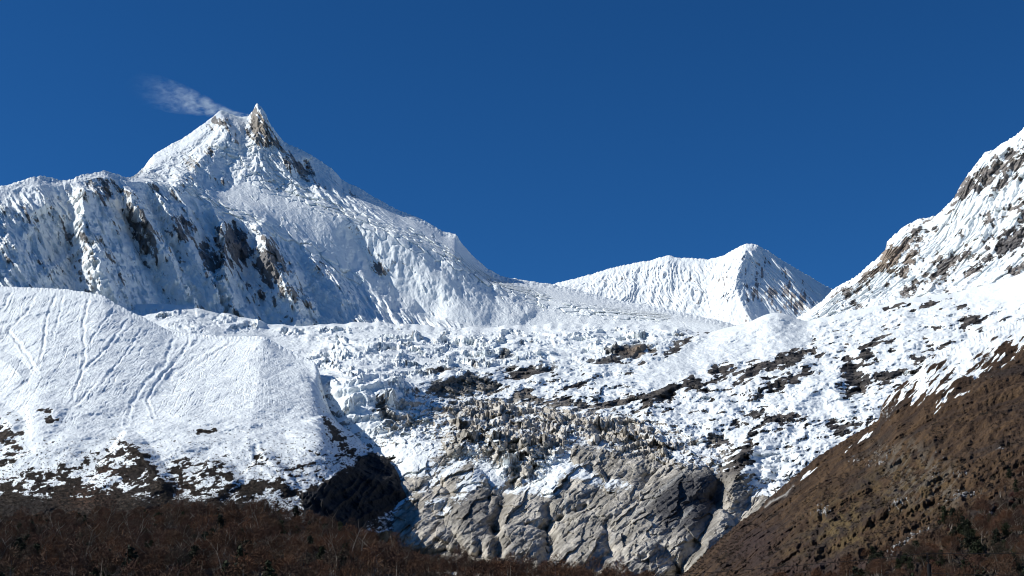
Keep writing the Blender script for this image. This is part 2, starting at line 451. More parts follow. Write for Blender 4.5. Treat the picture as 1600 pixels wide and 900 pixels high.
    d += 100 * np.clip(1 - D / np.where(S > 0, 34, 22), 0, 1) * smooth01(0, 9, G.below)
    D2 = blob(U, V, 490, 268, 40, 22, 30)
    d -= 70 * D2 * edge
    G.move(d, (fbm(X / 60, Y / 60, 4, 77) * 7 + fbm(U / 5, V / 6, 3, 78) * 6) * smooth01(14, 0, G.below) + 0.25 * d * edge2)
    N = G.normal(); nz = gblur(gblur(N[..., 2], 1.2, 0), 1.2, 1)
    n1 = fbm(X / 170, Y / 170, 5, 61)
    strata = fbm((X + 0.3 * G.Z) / 400, G.Z / 45, 4, 63)
    sa = U * 0.86 - V * 0.50; ta = U * 0.50 + V * 0.86
    nn = even(fbm(sa / 6 + .3 * n1, ta / 24, 5, 64, 0.66) * 0.8 + fbm(sa / 26, ta / 70, 3, 65) * 0.45)
    # where the photograph shows bare rock
    rock = 0
    for b in ((205,345,10,45,-25,.8),(235,380,12,40,-35,.55),(300,360,24,30,-30,.45),(322,400,16,28,-10,.7),(365,385,24,42,-8,.85),(425,430,26,32,-15,.9),(160,290,30,14,20,.5),(130,415,30,35,-30,.25),
              (145,300,28,30,0,.45),(595,415,16,42,-38,.7),(640,400,22,50,-42,.35),(690,440,26,50,-40,.25),(830,488,14,22,-30,.5),(620,395,10,22,-25,.5),(505,410,12,30,-25,.5),(455,470,26,18,0,.5),
              (405,200,14,26,-10,.68),(425,228,14,22,-30,.75),(450,262,10,26,-35,.8),(365,205,30,12,18,.6),(385,225,32,10,15,.5),(300,250,46,22,-30,.42),(345,195,18,14,0,.5),
              (470,262,30,14,35,.9),(500,285,30,7,35,.8),(325,238,12,10,30,.5),(350,288,26,14,20,.35),(225,268,18,6,-40,.5),(545,300,26,4,33,.5),(715,370,5,5,0,.8)):
        rock = np.maximum(rock, b[5] * blob(Uw, Vw, *b[:5]))
    dens = np.clip(rock * 0.88 + 0.17 * wall + 0.12 * pyr - 0.25 * slope - 0.3 * band, 0, 0.95)
    snow = 1.02 + np.clip((nz - 0.55) * 0.9, -0.4, 0.3) + n1 * 0.12 - patchy(dens, nn, 0.18) * (0.74 + 0.4 * blob(U, V, 370, 390, 40, 60))
    pt = patchy(np.clip(dens + 0.1, 0, 1), nn, 0.2) * edge
    G.move(pt * (facets(sa / 8 + n1, ta / 15, 9) * 30 + facets(sa / 3.5, ta / 6 + n1, 10) * 12))
    snow = np.where((G.below < 2.5) & (np.abs(U - 405) > 16), snow + 0.25, snow - 0.25 * blob(U, V, 404, 170, 9, 12))
    c = mixc((0.20,0.194,0.19), (0.29,0.27,0.245), smooth01(-0.3, 0.4, fbm(X / 300, G.Z / 120, 4, 71)))
    c = mixc(c, (0.20,0.195,0.20), 0.8 * blob(U, V, 365, 400, 50, 70))
    c = mixc(c, (0.37,0.32,0.255), 0.8 * np.maximum(blob(U, V, 410, 205, 22, 40), np.maximum(blob(U, V, 620, 398, 14, 25), blob(U, V, 300, 255, 60, 30))))
    G.build("mountain", mat_high, np.clip(snow, -0.5, 1.5), c)
build_massif()

# ------------------------------------------------------------------ the fluted ridge and its peak behind the saddle
R0 = [(780,540,10300),(870,520,10500),(1000,530,10600),(1120,540,10500),(1240,540,10500),(1400,540,10600)]
R1 = [(780,460,12200),(870,456,12050),(960,462,11750),(1040,478,11450),(1100,500,11000),(1150,470,11100),(1171,450,11250),(1200,460,11300),(1260,500,11200),(1310,500,11300),(1400,520,11300)]
R2 = [(780,460,12526),(840,452,12430),(862,445,12394),(870,442,12382),(895,436,12342),(922,429,12348),(940,423,12320),(957,418,12342),(985,412,12298),(1000,409,12274),(1017,407,12246),(1030,402,12226),(1045,399,12202),(1059,403,12179),(1080,403,12146),(1103,405,12109),(1118,403,12065),(1131,399,12024),(1143,392,11975),(1155,385,11926),(1163,382,11913),(1171,381,11900),(1183,382,11900),(1192,388,11920),(1201,392,11950),(1222,407,12000),(1232,412,12050),(1243,419,12100),(1264,431,12200),(1285,444,12300),(1301,452,12400),(1340,470,12600),(1400,500,12800)]

def build_far():
    G = Land(780, 1400, 0.95 / QUAL, [R0, R1, R2], 0.85 / QUAL, usm=6, vsm=5, crest_band=8, csm=5, ysm=20)
    U, V, X, Y = G.U, G.V, G.X, G.Y
    edge = smooth01(0, 16, G.below)
    lowcalm = smooth01(120, 60, V - 400)
    # flutes: narrow snow ribs straight down the fall line
    w = fbm(X / 500, Y / 500, 3, 2) * 50
    ph = (X + 2.2 * w + 90 * fbm(X / 260, Y / 900, 3, 12)) / 40 + 1.3 * fbm(X / 120, Y / 420, 3, 7)
    fl = 1 - np.abs(np.mod(ph, 1.0) * 2 - 1)
    fine = erosion(X + w, Y, G.gx, G.gy, 130.0, 4, 3, 1.5, 1.0, 0.5)
    big = erosion(X + w, Y, G.gx, G.gy, 420.0, 5, 8, 1.2, 1.0, 0.5)
    right = smooth01(1140, 1180, U)
    d = (fl ** 1.6 * 16 * (0.6 + 0.8 * even(fbm(X / 150, Y / 150, 3, 13))) + fine * 22 + big * 34) * (1 - right) + (big * 70 + fine * 24) * right
    d *= edge * (0.35 + 0.65 * smooth01(500, 470, V))
    # the buttress below the peak: lit on its left, shaded on its right
    D, S, T = pline(U, V, [(1171,381),(1160,405),(1152,430),(1150,455),(1165,490),(1178,510)], 90)
    d += 150 * np.clip(1 - D / np.where(S < 0, 46, 24), 0, 1) * edge
    D, S, T = pline(U, V, [(1222,407),(1240,440),(1262,470),(1275,500)], 60)
    d += 90 * np.clip(1 - D / 24, 0, 1) * edge
    d += (fbm(X / 150, Y / 150, 5, 17) * 16) * edge
    G.move(d, fbm(U / 4, V / 6, 3, 78) * 8 * smooth01(14, 0, G.below) + 0.15 * d * edge)
    N = G.normal(); nz = gblur(N[..., 2], 1.0, 1)
    n1 = fbm(X / 150, Y / 150, 5, 61); st = fbm((X + 0.4 * G.Z) / 260, G.Z / 40, 4, 62)
    snow = 0.95 + (nz - 0.6) * 1.2 + n1 * 0.25 + st * 0.18
    rock = 0
    for b in ((1240,470,34,26,20,.55),(1190,450,34,30,0,.35),(1262,488,24,14,0,.5),(1100,440,60,30,20,.15),(1165,440,8,16,0,.5),(960,430,60,16,0,.10)):
        rock = np.maximum(rock, b[5] * blob(U, V, *b[:5]))
    nn = even(fbm(U / 5, V / 16, 5, 64, 0.62) * .8 + fbm(U / 20, V / 30, 3, 65) * .5)
    snow = snow + 0.1 - 0.78 * patchy(np.clip(rock * 0.9 + 0.05 + 0.06 * right, 0, .95), nn, .2)
    c = mixc((0.27,0.255,0.25), (0.33,0.30,0.28), smooth01(-.3, .4, fbm(X / 240, G.Z / 90, 4, 71)))
    G.build("snow_ridge", mat_high, np.clip(snow, -0.5, 1.5), c)
build_far()

# ------------------------------------------------------------------ the rocky snow mountain on the right
S0 = [(1180,540,7400),(1260,535,7200),(1400,520,7000),(1500,515,6700),(1600,520,6400),(2000,520,5600)]
S1 = [(1180,520,8400),(1260,505,8300),(1310,488,8200),(1400,455,8150),(1500,420,7900),(1600,370,7600),(2000,230,6800)]
S2 = [(1180,520,9838),(1240,500,9900),(1285,470,9900),(1301,452,9900),(1320,441,9869),(1331,436,9838),(1344,427,9807),(1353,418,9776),(1362,410,9745),(1372,402,9714),(1383,391,9683),(1385,384,9652),(1386,378,9652),(1395,369,9621),(1404,361,9590),(1414,352,9559),(1424,348,9528),(1435,342,9497),(1448,340,9466),(1460,338,9435),(1467,333,9404),(1474,326,9373),(1484,316,9311),(1491,308,9280),(1497,297,9249),(1502,287,9218),(1513,271,9187),(1523,259,9156),(1532,247,9125),(1540,237,9094),(1547,235,9063),(1554,234,9032),(1560,228,9001),(1565,224,8970),(1576,218,8939),(1586,212,8908),(1594,205,8877),(1600,199,8846),(1640,165,8640),(1700,130,8340),(2000,-20,7600)]

def build_right():
    G = Land(1180, 2000, 0.95 / QUAL, [S0, S1, S2], 0.85 / QUAL, usm=8, vsm=6, crest_band=8, csm=5, ysm=20)
    U, V, X, Y = G.U, G.V, G.X, G.Y
    edge = smooth01(0, 20, G.below)
    top = smooth01(10, -14, V - cv(U, S1))
    wx = fbm(X / 700, Y / 700, 3, 3) * 110; wy = fbm(X / 700, Y / 700, 3, 9) * 110
    er = erosion(X + wx, Y + wy, G.gx - 0.15, G.gy, 360.0, 6, 11, 1.25, 1.0, 0.55)
    d = er * (52 + 30 * top) * edge + (ridged(X / 80, Y / 80, 4, 81) * 16 + fbm(X / 34, Y / 34, 3, 83) * 7) * edge
    d += fbm(X / 200, Y / 200, 5, 19) * 24 * edge
    # bands of rock that climb to the right
    q = (V + 0.52 * (U - 1400)) / 34 + 0.5 * fbm(U / 70, V / 70, 3, 15)
    fr = q - np.floor(q)
    d += 26 * smooth01(0.55, 0.95, fr) * smooth01(0.0, 0.1, fr) * edge * (0.4 + 0.6 * smooth01(-.2, .3, fbm(U / 60, V / 50, 3, 25)))
    G.move(d, fbm(U / 4, V / 6, 3, 78) * 9 * smooth01(14, 0, G.below) + 0.25 * d * edge)
    N = G.normal(); nz = gblur(gblur(N[..., 2], 1.0, 1), 1.0, 0)
    n1 = fbm(X / 140, Y / 140, 5, 61); n2 = fbm(U / 22 + V / 60, V / 30 - U / 90, 4, 66)
    snow = 1.05 + np.clip((nz - 0.60) * 0.8, -.4, .3) + n1 * 0.12
    rock = 0; U0, V0 = U, V; U = U + 9 * fbm(U0 / 24, V0 / 24, 4, 47); V = V + 7 * fbm(U0 / 24, V0 / 24, 4, 48)
    for b in ((1400,395,44,12,-42,.9),(1372,420,26,10,-35,.8),(1420,410,30,12,-50,.7),(1330,452,30,8,-28,.5),(1505,300,26,12,-55,1.),(1545,270,36,14,-40,.7),(1585,250,24,20,-45,.7),(1570,290,30,10,-40,.6),
              (1480,415,50,11,-32,.8),(1425,450,26,10,-20,.7),(1340,475,24,7,-20,.5),(1580,380,34,15,-30,1.),(1545,405,26,9,-30,.7),(1520,425,24,8,-30,.6),(1590,420,18,8,-30,.8),(1460,440,20,7,-30,.5),
              (1550,345,22,10,-40,.5),(1600,330,14,22,0,.6),(1540,372,18,14,0,.4),(1440,372,24,8,-35,.35)):
        rock = np.maximum(rock, b[5] * blob(U, V, *b[:5]))
    U, V = U0, V0
    sa = U * 0.88 - V * 0.47; ta = U * 0.47 + V * 0.88
    nn = even(fbm(sa / 15, ta / 7, 5, 64, 0.64) * .7 + fbm(ta / 20 + 3, sa / 9, 4, 65, .6) * 0.35 + fbm(sa / 40, ta / 30, 3, 66) * 0.35)
    dens = np.clip(rock * 0.9 + 0.13 + 0.05 * top, 0, .92)
    pt = patchy(dens, nn)
    G.move((-9 * gblur(gblur(pt, 1, 0), 1, 1) + pt * (facets(sa / 10 + n1, ta / 7, 9) * 26 + facets(sa / 4, ta / 3.5 + n1, 10) * 11)) * edge)
    snow = snow - 0.88 * pt
    c = mixc((0.17,0.155,0.145), (0.27,0.24,0.21), smooth01(-.3, .4, fbm(X / 240, G.Z / 90, 4, 71)))
    c = mixc(c, (0.36,0.285,0.215), 0.85 * blob(U, V, 1390, 405, 50, 34))
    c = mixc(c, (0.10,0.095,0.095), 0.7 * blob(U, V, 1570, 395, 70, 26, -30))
    G.build("rocky_mountain", mat_high, np.clip(snow, -0.5, 1.5), c)
build_right()

# ------------------------------------------------------------------ icefall, snowfields and the rock steps below them
K0 = [(100,940,2900),(560,900,3050),(700,900,2950),(850,915,2850),(1000,930,2750),(1120,930,2800),(1300,930,2950),(2000,930,3100)]
K1 = [(100,700,4200),(560,705,4000),(600,705,3930),(640,700,3830),(760,690,3850),(900,700,3850),(1040,730,3700),(1130,745,3550),(1230,740,3550),(1400,700,3750),(2000,620,4100)]
K2 = [(100,600,4800),(500,600,4440),(540,600,4200),(590,600,4230),(640,600,4550),(760,585,5300),(900,590,5300),(1100,600,5100),(1300,600,4950),(1500,560,5100),(2000,440,5100)]
K3 = [(100,530,6900),(160,505,6900),(186,480,6900),(230,474,6900),(262,475,6900),(290,479,6900),(320,484,6900),(350,491,6900),(400,500,6950),(430,507,7000),(455,511,7050),(480,509,7100),(520,506,7200),(560,504,7250),(600,504,7300),(640,507,7300),(700,511,7300),(750,511,7300),(800,509,7300),(860,507,7300),(900,507,7300),(960,506,7250),(1000,506,7200),(1040,509,7100),(1060,512,7050),(1085,519,7000),(1110,519,6980),(1140,511,6960),(1165,505,6940),(1185,496,6920),(1205,489,6920),(1215,488,6920),(1228,490,6920),(1245,498,6900),(1262,503,6900),(1280,497,6900),(1310,491,6900),(1350,482,6900),(1400,470,6900),(1450,462,6900),(1500,455,6850),(1560,440,6750),(1600,425,6650),(2000,300,6000)]

mat_mid = terrain_mat("glacier_snow_and_rock", 7.0, breakup=0.6, bump=0.75)

def build_mid():
    rg = np.random.RandomState(4); K3j = []
    for a, b in zip(K3[:-1], K3[1:]):
        n = max(1, int((b[0] - a[0]) / 9))
        for i in range(n):
            t = i / n; K3j.append((a[0] + (b[0] - a[0]) * t, a[1] + (b[1] - a[1]) * t + (rg.rand() - .5) * (5.5 if 380 < a[0] < 1070 else 1.5), a[2] + (b[2] - a[2]) * t))
    K3j.append(K3[-1])
    G = Land(110, 2000, 0.95 / QUAL, [K0, K1, K2, K3j], 0.85 / QUAL, usm=8, vsm=8, crest_band=10, csm=9, ysm=40, xsm=2.5)
    U, V, X, Y = G.U, G.V, G.X, G.Y
    edge = smooth01(0, 12, G.below)
    n_big = fbm(X / 420, Y / 420, 5, 5)
    # region masks
    ice = poly(U, V, [(180,470),(700,505),(1080,505),(1040,545),(960,560),(880,575),(800,570),(745,590),(660,600),(640,640),(600,680),(560,690),(520,640),(500,585),(430,520),(300,520)], 16)
    dirty = poly(U, V, [(600,640),(690,625),(745,600),(790,625),(860,640),(960,650),(1080,680),(1130,705),(1120,735),(1010,725),(940,705),(900,690),(870,720),(830,760),(760,720),(700,700),(600,690)], 30)
    tongue = poly(U, V, [(690,640),(760,625),(840,640),(900,650),(985,655),(1070,700),(1040,722),(930,695),(900,680),(870,712),(840,745),(800,760),(770,720),(720,690)], 12)
    slabs = smooth01(-10, 24, V - cv(U, [(330,740),(570,740),(600,760),(640,725),(700,700),(720,690),(800,770),(860,770),(900,690),(980,700),(1060,725),(1110,735),(1180,752),(1240,800),(1780,800)]))
    ledges = smooth01(-10, 30, U - cv(V, [(480,1110),(540,980),(580,760),(600,640),(640,820),(700,1090),(760,1140),(900,1200)])) * smooth01(440, 500, V) * (1 - slabs)
    mound = np.maximum(poly(U, V, [(1000,585),(1100,530),(1160,500),(1210,484),(1245,496),(1270,510),(1255,545),(1180,555),(1100,575),(1010,615)], 10),
                       0.6 * poly(U, V, [(1225,640),(1290,600),(1320,630),(1340,660),(1300,668)], 9))
    # ice blocks and crevasses
    wx = fbm(X / 160, Y / 160, 3, 33) * 45; wy = fbm(X / 160, Y / 160, 3, 35) * 45
    f1, f2, r1 = worley((X + wx) / 85, (Y + wy) / 105, 1)
    g1, g2, r2 = worley((X + wx) / 34, (Y + wy) / 40, 4)
    ser = (r1 - 0.4) * 27 - 20 * np.exp(-((f2 - f1) / 0.14) ** 2) + (r2 - 0.4) * 7 - 6 * np.exp(-((g2 - g1) / 0.16) ** 2)
    b1, b2, r3 = worley((X + 2 * wx) / 210, (Y + 2 * wy) / 170, 9)
    ser += ((r3 - 0.45) * 60 - 30 * np.exp(-((b2 - b1) / 0.08) ** 2)) * poly(U, V, [(560,515),(1080,512),(1040,545),(960,560),(880,575),(745,590),(660,600),(560,560)], 18)
    ser += ridged(X / 60, Y / 90, 4, 41) * 22 + ridged((X + wx) / 130, (Y + wy) / 80, 4, 42) * 30
    # the ice comes down in steps: snowy shelves, and walls of split ice between them
    qi = (V + 0.10 * (U - 700) + 26 * fbm(U / 80, V / 50, 5, 34)) / 21.0; fi = qi - np.floor(qi)
    wallice = smooth01(0.45, 0.62, fi) * smooth01(1.0, 0.90, fi) * smooth01(-.45, .2, fbm(U / 60 + 5, V / 40, 3, 36))
    ser = ser * (0.30 + 0.75 * wallice) + wallice * (ridged(U / 11 + .7 * fbm(U / 20, V / 12, 2, 4), V / 22, 4, 37) - 0.4) * 20 + wallice * (facets(U / 20 + .4 * n_big, V / 12, 12) * 46 + facets(U / 9, V / 6, 13) * 12)
    ser -= (np.floor(qi) + smooth01(0.45, 0.90, fi) - qi) * 52 * smooth01(-.5, .1, fbm(U / 90, V / 60, 3, 39))
    amp = np.clip(ice * (0.45 + 0.55 * smooth01(-.35, .3, n_big)) + 0.40 * tongue + 0.3 * dirty, 0, 1.1)
    d = ser * amp * edge * 0.7; up = ser * amp * (0.18 + 0.17 * edge)
    # spires of the ice tongue
    sp = ridged(X / 38, Y / 60, 3, 47) ** 2
    d += 9 * sp * tongue; up += 5 * sp * tongue
    d += tongue * (facets(U / 17 + .5 * n_big, V / 13, 14) * 52 + facets(U / 7.5 + .3 * n_big, V / 7, 15) * 24 + facets(U / 3.6, V / 4, 16) * 8)
    d += (dirty - tongue).clip(0, 1) * (facets(U / 15, V / 9, 17) * 24 + facets(U / 6, V / 4, 18) * 9)
    d += n_big * 46 * edge * (1 - 0.5 * slabs) * (1 - 0.4 * mound)
    er = erosion(X + wx, Y + wy, G.gx, G.gy, 260.0, 5, 21, 1.2, 1.0, 0.52)
    sa = U * 0.95 - V * 0.31; ta = U * 0.31 + V * 0.95
    nn = even(fbm(sa / 30, ta / 7.5, 6, 64, 0.62) * 0.75 + fbm(sa / 14, ta / 16, 4, 65, .6) * 0.4)
    fa = (U * .76 - V * .65); fb = (U * .65 + V * .76)
    fw = 6 * fbm(U / 30, V / 30, 3, 103)
    fac = facets((fa + fw) / 46, (fb + fw) / 24, 3, 1.1) * 20 + facets((fa - fw) / 17, (fb + fw) / 9, 5, 1.1) * 6
    d += er * (20 + 24 * ledges) * edge * (1 - slabs) * (0.4 + 0.6 * ledges) * (1 - 0.75 * mound) * (1 - 0.6 * ice)
    # tilted strata: flat snowy ledges and steep dark risers that climb to the right
    tilt = (V + 0.30 * (U - 1000) + 40 * fbm(U / 110, V / 60, 5, 51))
    step = 34.0
    q = tilt / step; fr = q - np.floor(q)
    riser = smooth01(0.62, 0.78, fr) * smooth01(1.0, 0.93, fr)
    patch = smooth01(-0.05, 0.35, fbm(U / 75 + 4, (V + .3 * U) / 40, 4, 53))
    stepup = np.floor(q) + smooth01(0.60, 0.80, fr)
    lg = ledges * (1 - mound) * (0.35 + 0.65 * patch)
    q2 = (V + 0.42 * (U - 1000) + 14 * fbm(U / 50, V / 30, 4, 57)) / 11.0; fr2 = q2 - np.floor(q2)
    d -= (stepup - q) * 40 * lg
    d -= (np.floor(q2) + smooth01(0.55, 0.85, fr2) - q2) * 5 * np.clip(ledges + 0.5 * dirty, 0, 1) * (1 - mound)
    # snow mounds
    D, S, T = pline(U, V, [(1060,580),(1120,545),(1170,510),(1210,489)], 90)
    d += 85 * smooth01(0, .5, T) * np.clip(1 - D / np.where(S > 0, 50, 30), 0, 1) * smooth01(0, 8, G.below + 2)
    D, S, T = pline(U, V, [(1240,640),(1275,612),(1296,604),(1318,636)], 60)
    d += 45 * np.clip(1 - D / 26, 0, 1)
    D, S, T = pline(U, V, [(1140,770),(1165,720),(1192,685)], 60)
    d += 60 * np.clip(1 - D / 30, 0, 1)
    # named rock steps under the icefall
    def cliff(pts, h, w):
        D, S, T = pline(U, V, pts, 60)
        sd = D * S
        return h * np.where(sd > 0, np.exp(-(sd / (w * 2.6)) ** 2), np.exp(-(sd / w * 1.0) ** 2 * 6)) * smooth01(0, .12, T) * smooth01(1, .88, T)
    for pts, h, w in (([(560,545),(620,540),(668,548),(700,540)], 24, 8), ([(676,540),(690,527),(722,526),(724,545)], 30, 9), ([(740,560),(790,548),(840,552),(858,540)], 22, 8), ([(860,530),(900,522),(940,530)], 18, 7), ([(590,640),(620,632),(655,632)], 20, 7), ([(655,618),(690,597),(740,590),(762,594),(775,606)], 34, 12), ([(660,583),(690,574),(706,580)], 18, 6), ([(800,588),(830,578),(858,574)], 20, 7),
                      ([(930,560),(975,552),(1010,548)], 26, 8), ([(1000,640),(1060,600),(1090,588)], 26, 10), ([(1225,605),(1250,560),(1270,548)], 14, 6)):
        d += cliff(pts, h, w)
    # pits in shade
    for b in ((1335,578,13,24,-15,70),(1343,603,6,8,0,40),(1313,662,20,9,5,36),(1125,585,8,12,0,30),(1215,735,9,12,0,30)):
        d -= b[5] * blob(U, V, *b[:5])
    # rock domes
    dome = np.zeros(U.shape, f32); did = np.zeros(U.shape, f32)
    for k, (cx, cy, rx, ry, ang, h) in enumerate(((645,826,78,34,12,95),(655,788,62,22,-8,70),(735,815,46,52,-25,105),(728,760,34,36,-30,70),(812,800,66,40,-18,110),(802,850,58,40,5,115),(885,770,70,40,-20,100),(905,850,54,50,-30,115),
            (1000,835,60,52,-35,115),(960,790,60,36,-35,90),(1055,780,74,50,-55,120),(1090,840,60,60,-55,100),(700,838,40,22,20,60),(870,880,50,30,0,80),(985,890,70,30,-10,80),(1005,730,60,18,-8,45),(740,692,52,24,-6,40),(930,715,40,18,10,40),(640,770,30,20,0,50))):
        c, s = math.cos(math.radians(ang)), math.sin(math.radians(ang))
        uu = U + 9 * fbm(U / 26, V / 26, 3, 80 + k); vv = V + 9 * fbm(U / 26, V / 26, 3, 90 + k)
        a = ((uu - cx) * c + (vv - cy) * s) / rx; b = (-(uu - cx) * s + (vv - cy) * c) / ry
        e = np.clip(1 - (np.abs(a) ** 2.4 + np.abs(b) ** 2.4), 0, 1) ** 0.5
        hh = h * e
        did = np.where(hh > dome, k, did); dome = np.maximum(dome, hh)
    cr = np.abs(fbm((U + .7 * V) / 42, (V - .7 * U) / 150, 4, 93))
    lin = fbm((V + 0.75 * U) / 10, (U - 0.75 * V) / 120, 4, 95)
    d += (dome * 0.82 + fac - 6 * np.exp(-(cr / 0.03) ** 2) + 8 * lin + 10 * fbm(X / 70, Y / 70, 5, 97)) * np.clip(slabs + 0.8 * (dome > 5) * smooth01(650, 690, V), 0, 1)
    for pts, w, h in (([(806,735),(800,755),(785,790),(772,825)], 9, -60), ([(776,830),(778,870)], 8, -50), ([(1125,760),(1112,800),(1085,860),(1060,900)], 12, -60), ([(855,800),(865,850),(850,880)], 7, -40)):
        D, S, T = pline(U, V, pts, 40); d += h * np.exp(-(D / w) ** 2)
    d += (fbm(X / 60, Y / 60, 5, 99) * (7 + 6 * ledges) + ridged(X / 26, Y / 40, 3, 101) * 6 * (1 - .8 * slabs) + ledges * (fbm(U / 34, V / 20, 4, 107) * 26 + ridged(sa / 46, ta / 26, 4, 108) * 18)) * edge * (1 - .2 * mound) + mound * (fbm(X / 40, Y / 90, 4, 105) * 7 + erosion(X, Y, G.gx, G.gy, 60.0, 3, 51, 1.5, 0.8) * 3.5)
    G.move(d, up + 0.12 * d * edge)
    N = G.normal(); nz = gblur(N[..., 2], 0.8, 0)
    n1 = fbm(X / 110, Y / 110, 5, 61); n2 = fbm(U / 26, (V + .3 * U) / 9, 4, 66)
    snow = 0.80 + (nz - 0.72) * 1.3 + n1 * 0.20
    snow = snow * (1 - dirty) + dirty * (0.42 + n1 * .35 + n2 * .25 + (nz - 0.7) * 1.1)
    snow += ice * 0.12 + mound * 0.55
    sl = 0.02 + (nz - 0.80) * 1.2 + n1 * 0.25
    snow = snow * (1 - slabs) + slabs * sl
    snow = snow * (1 - tongue) + tongue * (0.30 + (nz - .7) * 1.1 + n1 * .3 + n2 * .15)
    fresh = 0
    for b in ((700,735,60,12,-40,1.),(735,755,46,16,-50,1.),(775,740,34,20,-30,.8),(880,735,44,18,20,1.),(930,755,46,12,15,.9),(960,758,40,8,20,.8),(855,760,16,26,-35,.9),(670,735,40,14,-10,.6),(625,705,40,20,-10,.6),(685,790,26,10,-20,.6),(695,800,14,8,-40,.9),(610,790,34,16,-40,.9),
              (1190,720,24,30,-30,.5),(1175,760,16,24,0,.5),(775,828,10,5,0,.8),(1090,690,70,18,15,.25),(575,650,30,60,-20,.4),(655,660,40,20,0,.35)):
        fresh = np.maximum(fresh, b[5] * blob(U, V, *b[:5]))
    snow += fresh * 0.85
    rock = 0; U0, V0 = U, V; U = U + 9 * fbm(U0 / 22, V0 / 22, 4, 47); V = V + 5 * fbm(U0 / 22, V0 / 18, 4, 48)
    for b in ((712,605,46,14,-10,1.),(690,580,22,5,-3,.9),(785,560,22,6,-15,.5),(790,578,28,6,0,.6),(830,583,34,7,-4,.9),(985,552,40,8,-6,1.),(950,566,34,7,0,.8),(760,604,18,9,0,1.),(1040,610,50,15,-25,.9),(960,630,46,8,-15,.8),(870,632,60,7,4,.7),(820,618,26,8,0,.5),(900,605,40,5,-15,.4),
              (1130,580,16,14,0,.9),(1090,600,24,10,-20,.7),(1230,560,44,12,-25,.8),(1190,578,34,12,-30,.7),(1260,553,24,8,-10,.7),(1335,585,15,26,-10,1.),(1350,560,34,14,-45,.6),(1360,540,34,6,-20,.6),(1310,662,26,11,6,1.),(1330,610,20,10,0,.5),(1240,590,40,10,-20,.5),(1200,605,30,8,-20,.5),(1060,545,30,8,-35,.9),
              (1225,655,44,10,-5,.6),(1195,645,30,7,0,.5),(1120,690,30,12,0,.6),(1290,625,40,20,-20,.2),(1460,575,26,22,0,.9),(1520,500,18,10,-20,1.),(1400,480,30,6,-10,.6),(1460,470,30,6,-25,.6),(1385,590,26,14,-20,.5),(1500,480,20,6,0,.5),(1170,700,14,30,25,.5),(1150,740,20,40,20,.7),(1100,745,40,18,0,.7),(640,660,24,9,0,.55),(680,650,30,8,0,.5),(595,640,10,16,-30,.8),(600,720,26,10,20,.6)):
        rock = np.maximum(rock, b[5] * blob(U, V, *b[:5]) * (0.75 + 0.5 * smooth01(-.3, .3, n2)))
    snow = np.maximum(snow, 0.85 * ice * (1 - dirty) * (1 - slabs)) - 0.55 * wallice * ice * even(fbm(U / 9, V / 14, 4, 111))
    c_rock = np.clip(rock * 1.2, 0, 1)
    dens = np.clip(rock * 1.15 + ledges * 0.14 * (1 - mound) * smooth01(470, 520, V), 0, .95) * (1 - 0.9 * mound)
    pt = patchy(dens, nn, 0.2)
    G.move((-11 * gblur(gblur(pt, 1, 0), 1, 1) + pt * (1 - slabs) * (facets(sa / 12 + n1, ta / 7, 9) * 19 + facets(sa / 5, ta / 3.5 + n1, 10) * 8)) * edge)
    snow -= pt * 1.05
    U, V = U0, V0
    snow += 0.5 * blob(U, V, 605, 792, 30, 12, -35)
    # ground colours
    tan = mixc((0.62,0.575,0.50), (0.47,0.42,0.345), smooth01(-.3, .35, fbm(X / 120, Y / 120, 4, 73)))
    dark = mixc((0.042,0.039,0.037), (0.12,0.105,0.092), smooth01(-.3, .4, fbm(X / 90, Y / 90, 4, 75)))
    slab = mixc((0.60,0.55,0.465), (0.37,0.34,0.285), smooth01(-.25, .4, fbm((U + .6 * V) / 30, (V - .6 * U) / 90, 4, 77) + 0.5 * lin))
    slab = mixc(slab, (0.17,0.155,0.13), 0.75 * patchy(np.full(U.shape, .36), even(fbm(fa / 30, fb / 6, 5, 121, .62) * .8 + .4 * n1), .22))
    tan = mixc(tan, (0.33,0.30,0.255), 0.7 * patchy(np.full(U.shape, .3), even(fbm(U / 22, V / 12, 5, 122, .6)), .2))
    c = mixc(dark, tan, np.clip(dirty + tongue, 0, 1))
    c = mixc(c, (0.62,0.58,0.51), 0.75 * tongue * smooth01(-.2, .3, n1))
    c = mixc(c, mixc((0.50,0.57,0.60), (0.42,0.40,0.36), even(fbm(U / 30, V / 20, 3, 113))), ice * (1 - dirty) * (1 - c_rock))
    c = mixc(c, slab, np.clip(slabs + (dome > 5) * smooth01(650, 690, V), 0, 1))
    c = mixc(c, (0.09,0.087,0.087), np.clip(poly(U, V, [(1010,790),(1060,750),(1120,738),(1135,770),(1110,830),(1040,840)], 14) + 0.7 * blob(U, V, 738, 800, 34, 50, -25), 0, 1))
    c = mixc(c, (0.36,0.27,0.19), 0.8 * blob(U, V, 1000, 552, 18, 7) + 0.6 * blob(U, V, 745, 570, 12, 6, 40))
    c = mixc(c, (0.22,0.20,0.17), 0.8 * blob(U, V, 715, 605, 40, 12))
    # pale streaks where water runs over the slabs
    for pts, w, a in (([(952,855),(985,815),(1040,770),(1075,740)], 3.0, .6), ([(883,765),(884,790),(884,812)], 2.0, .7), ([(990,885),(1040,840),(1080,800)], 4, .5), ([(1120,790),(1085,840),(1060,865)], 5, .35)):
        D, S, T = pline(U, V, pts, 20); c = mixc(c, (0.46,0.45,0.41), a * np.exp(-(D / w) ** 2))
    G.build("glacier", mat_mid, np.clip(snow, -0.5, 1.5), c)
build_mid()

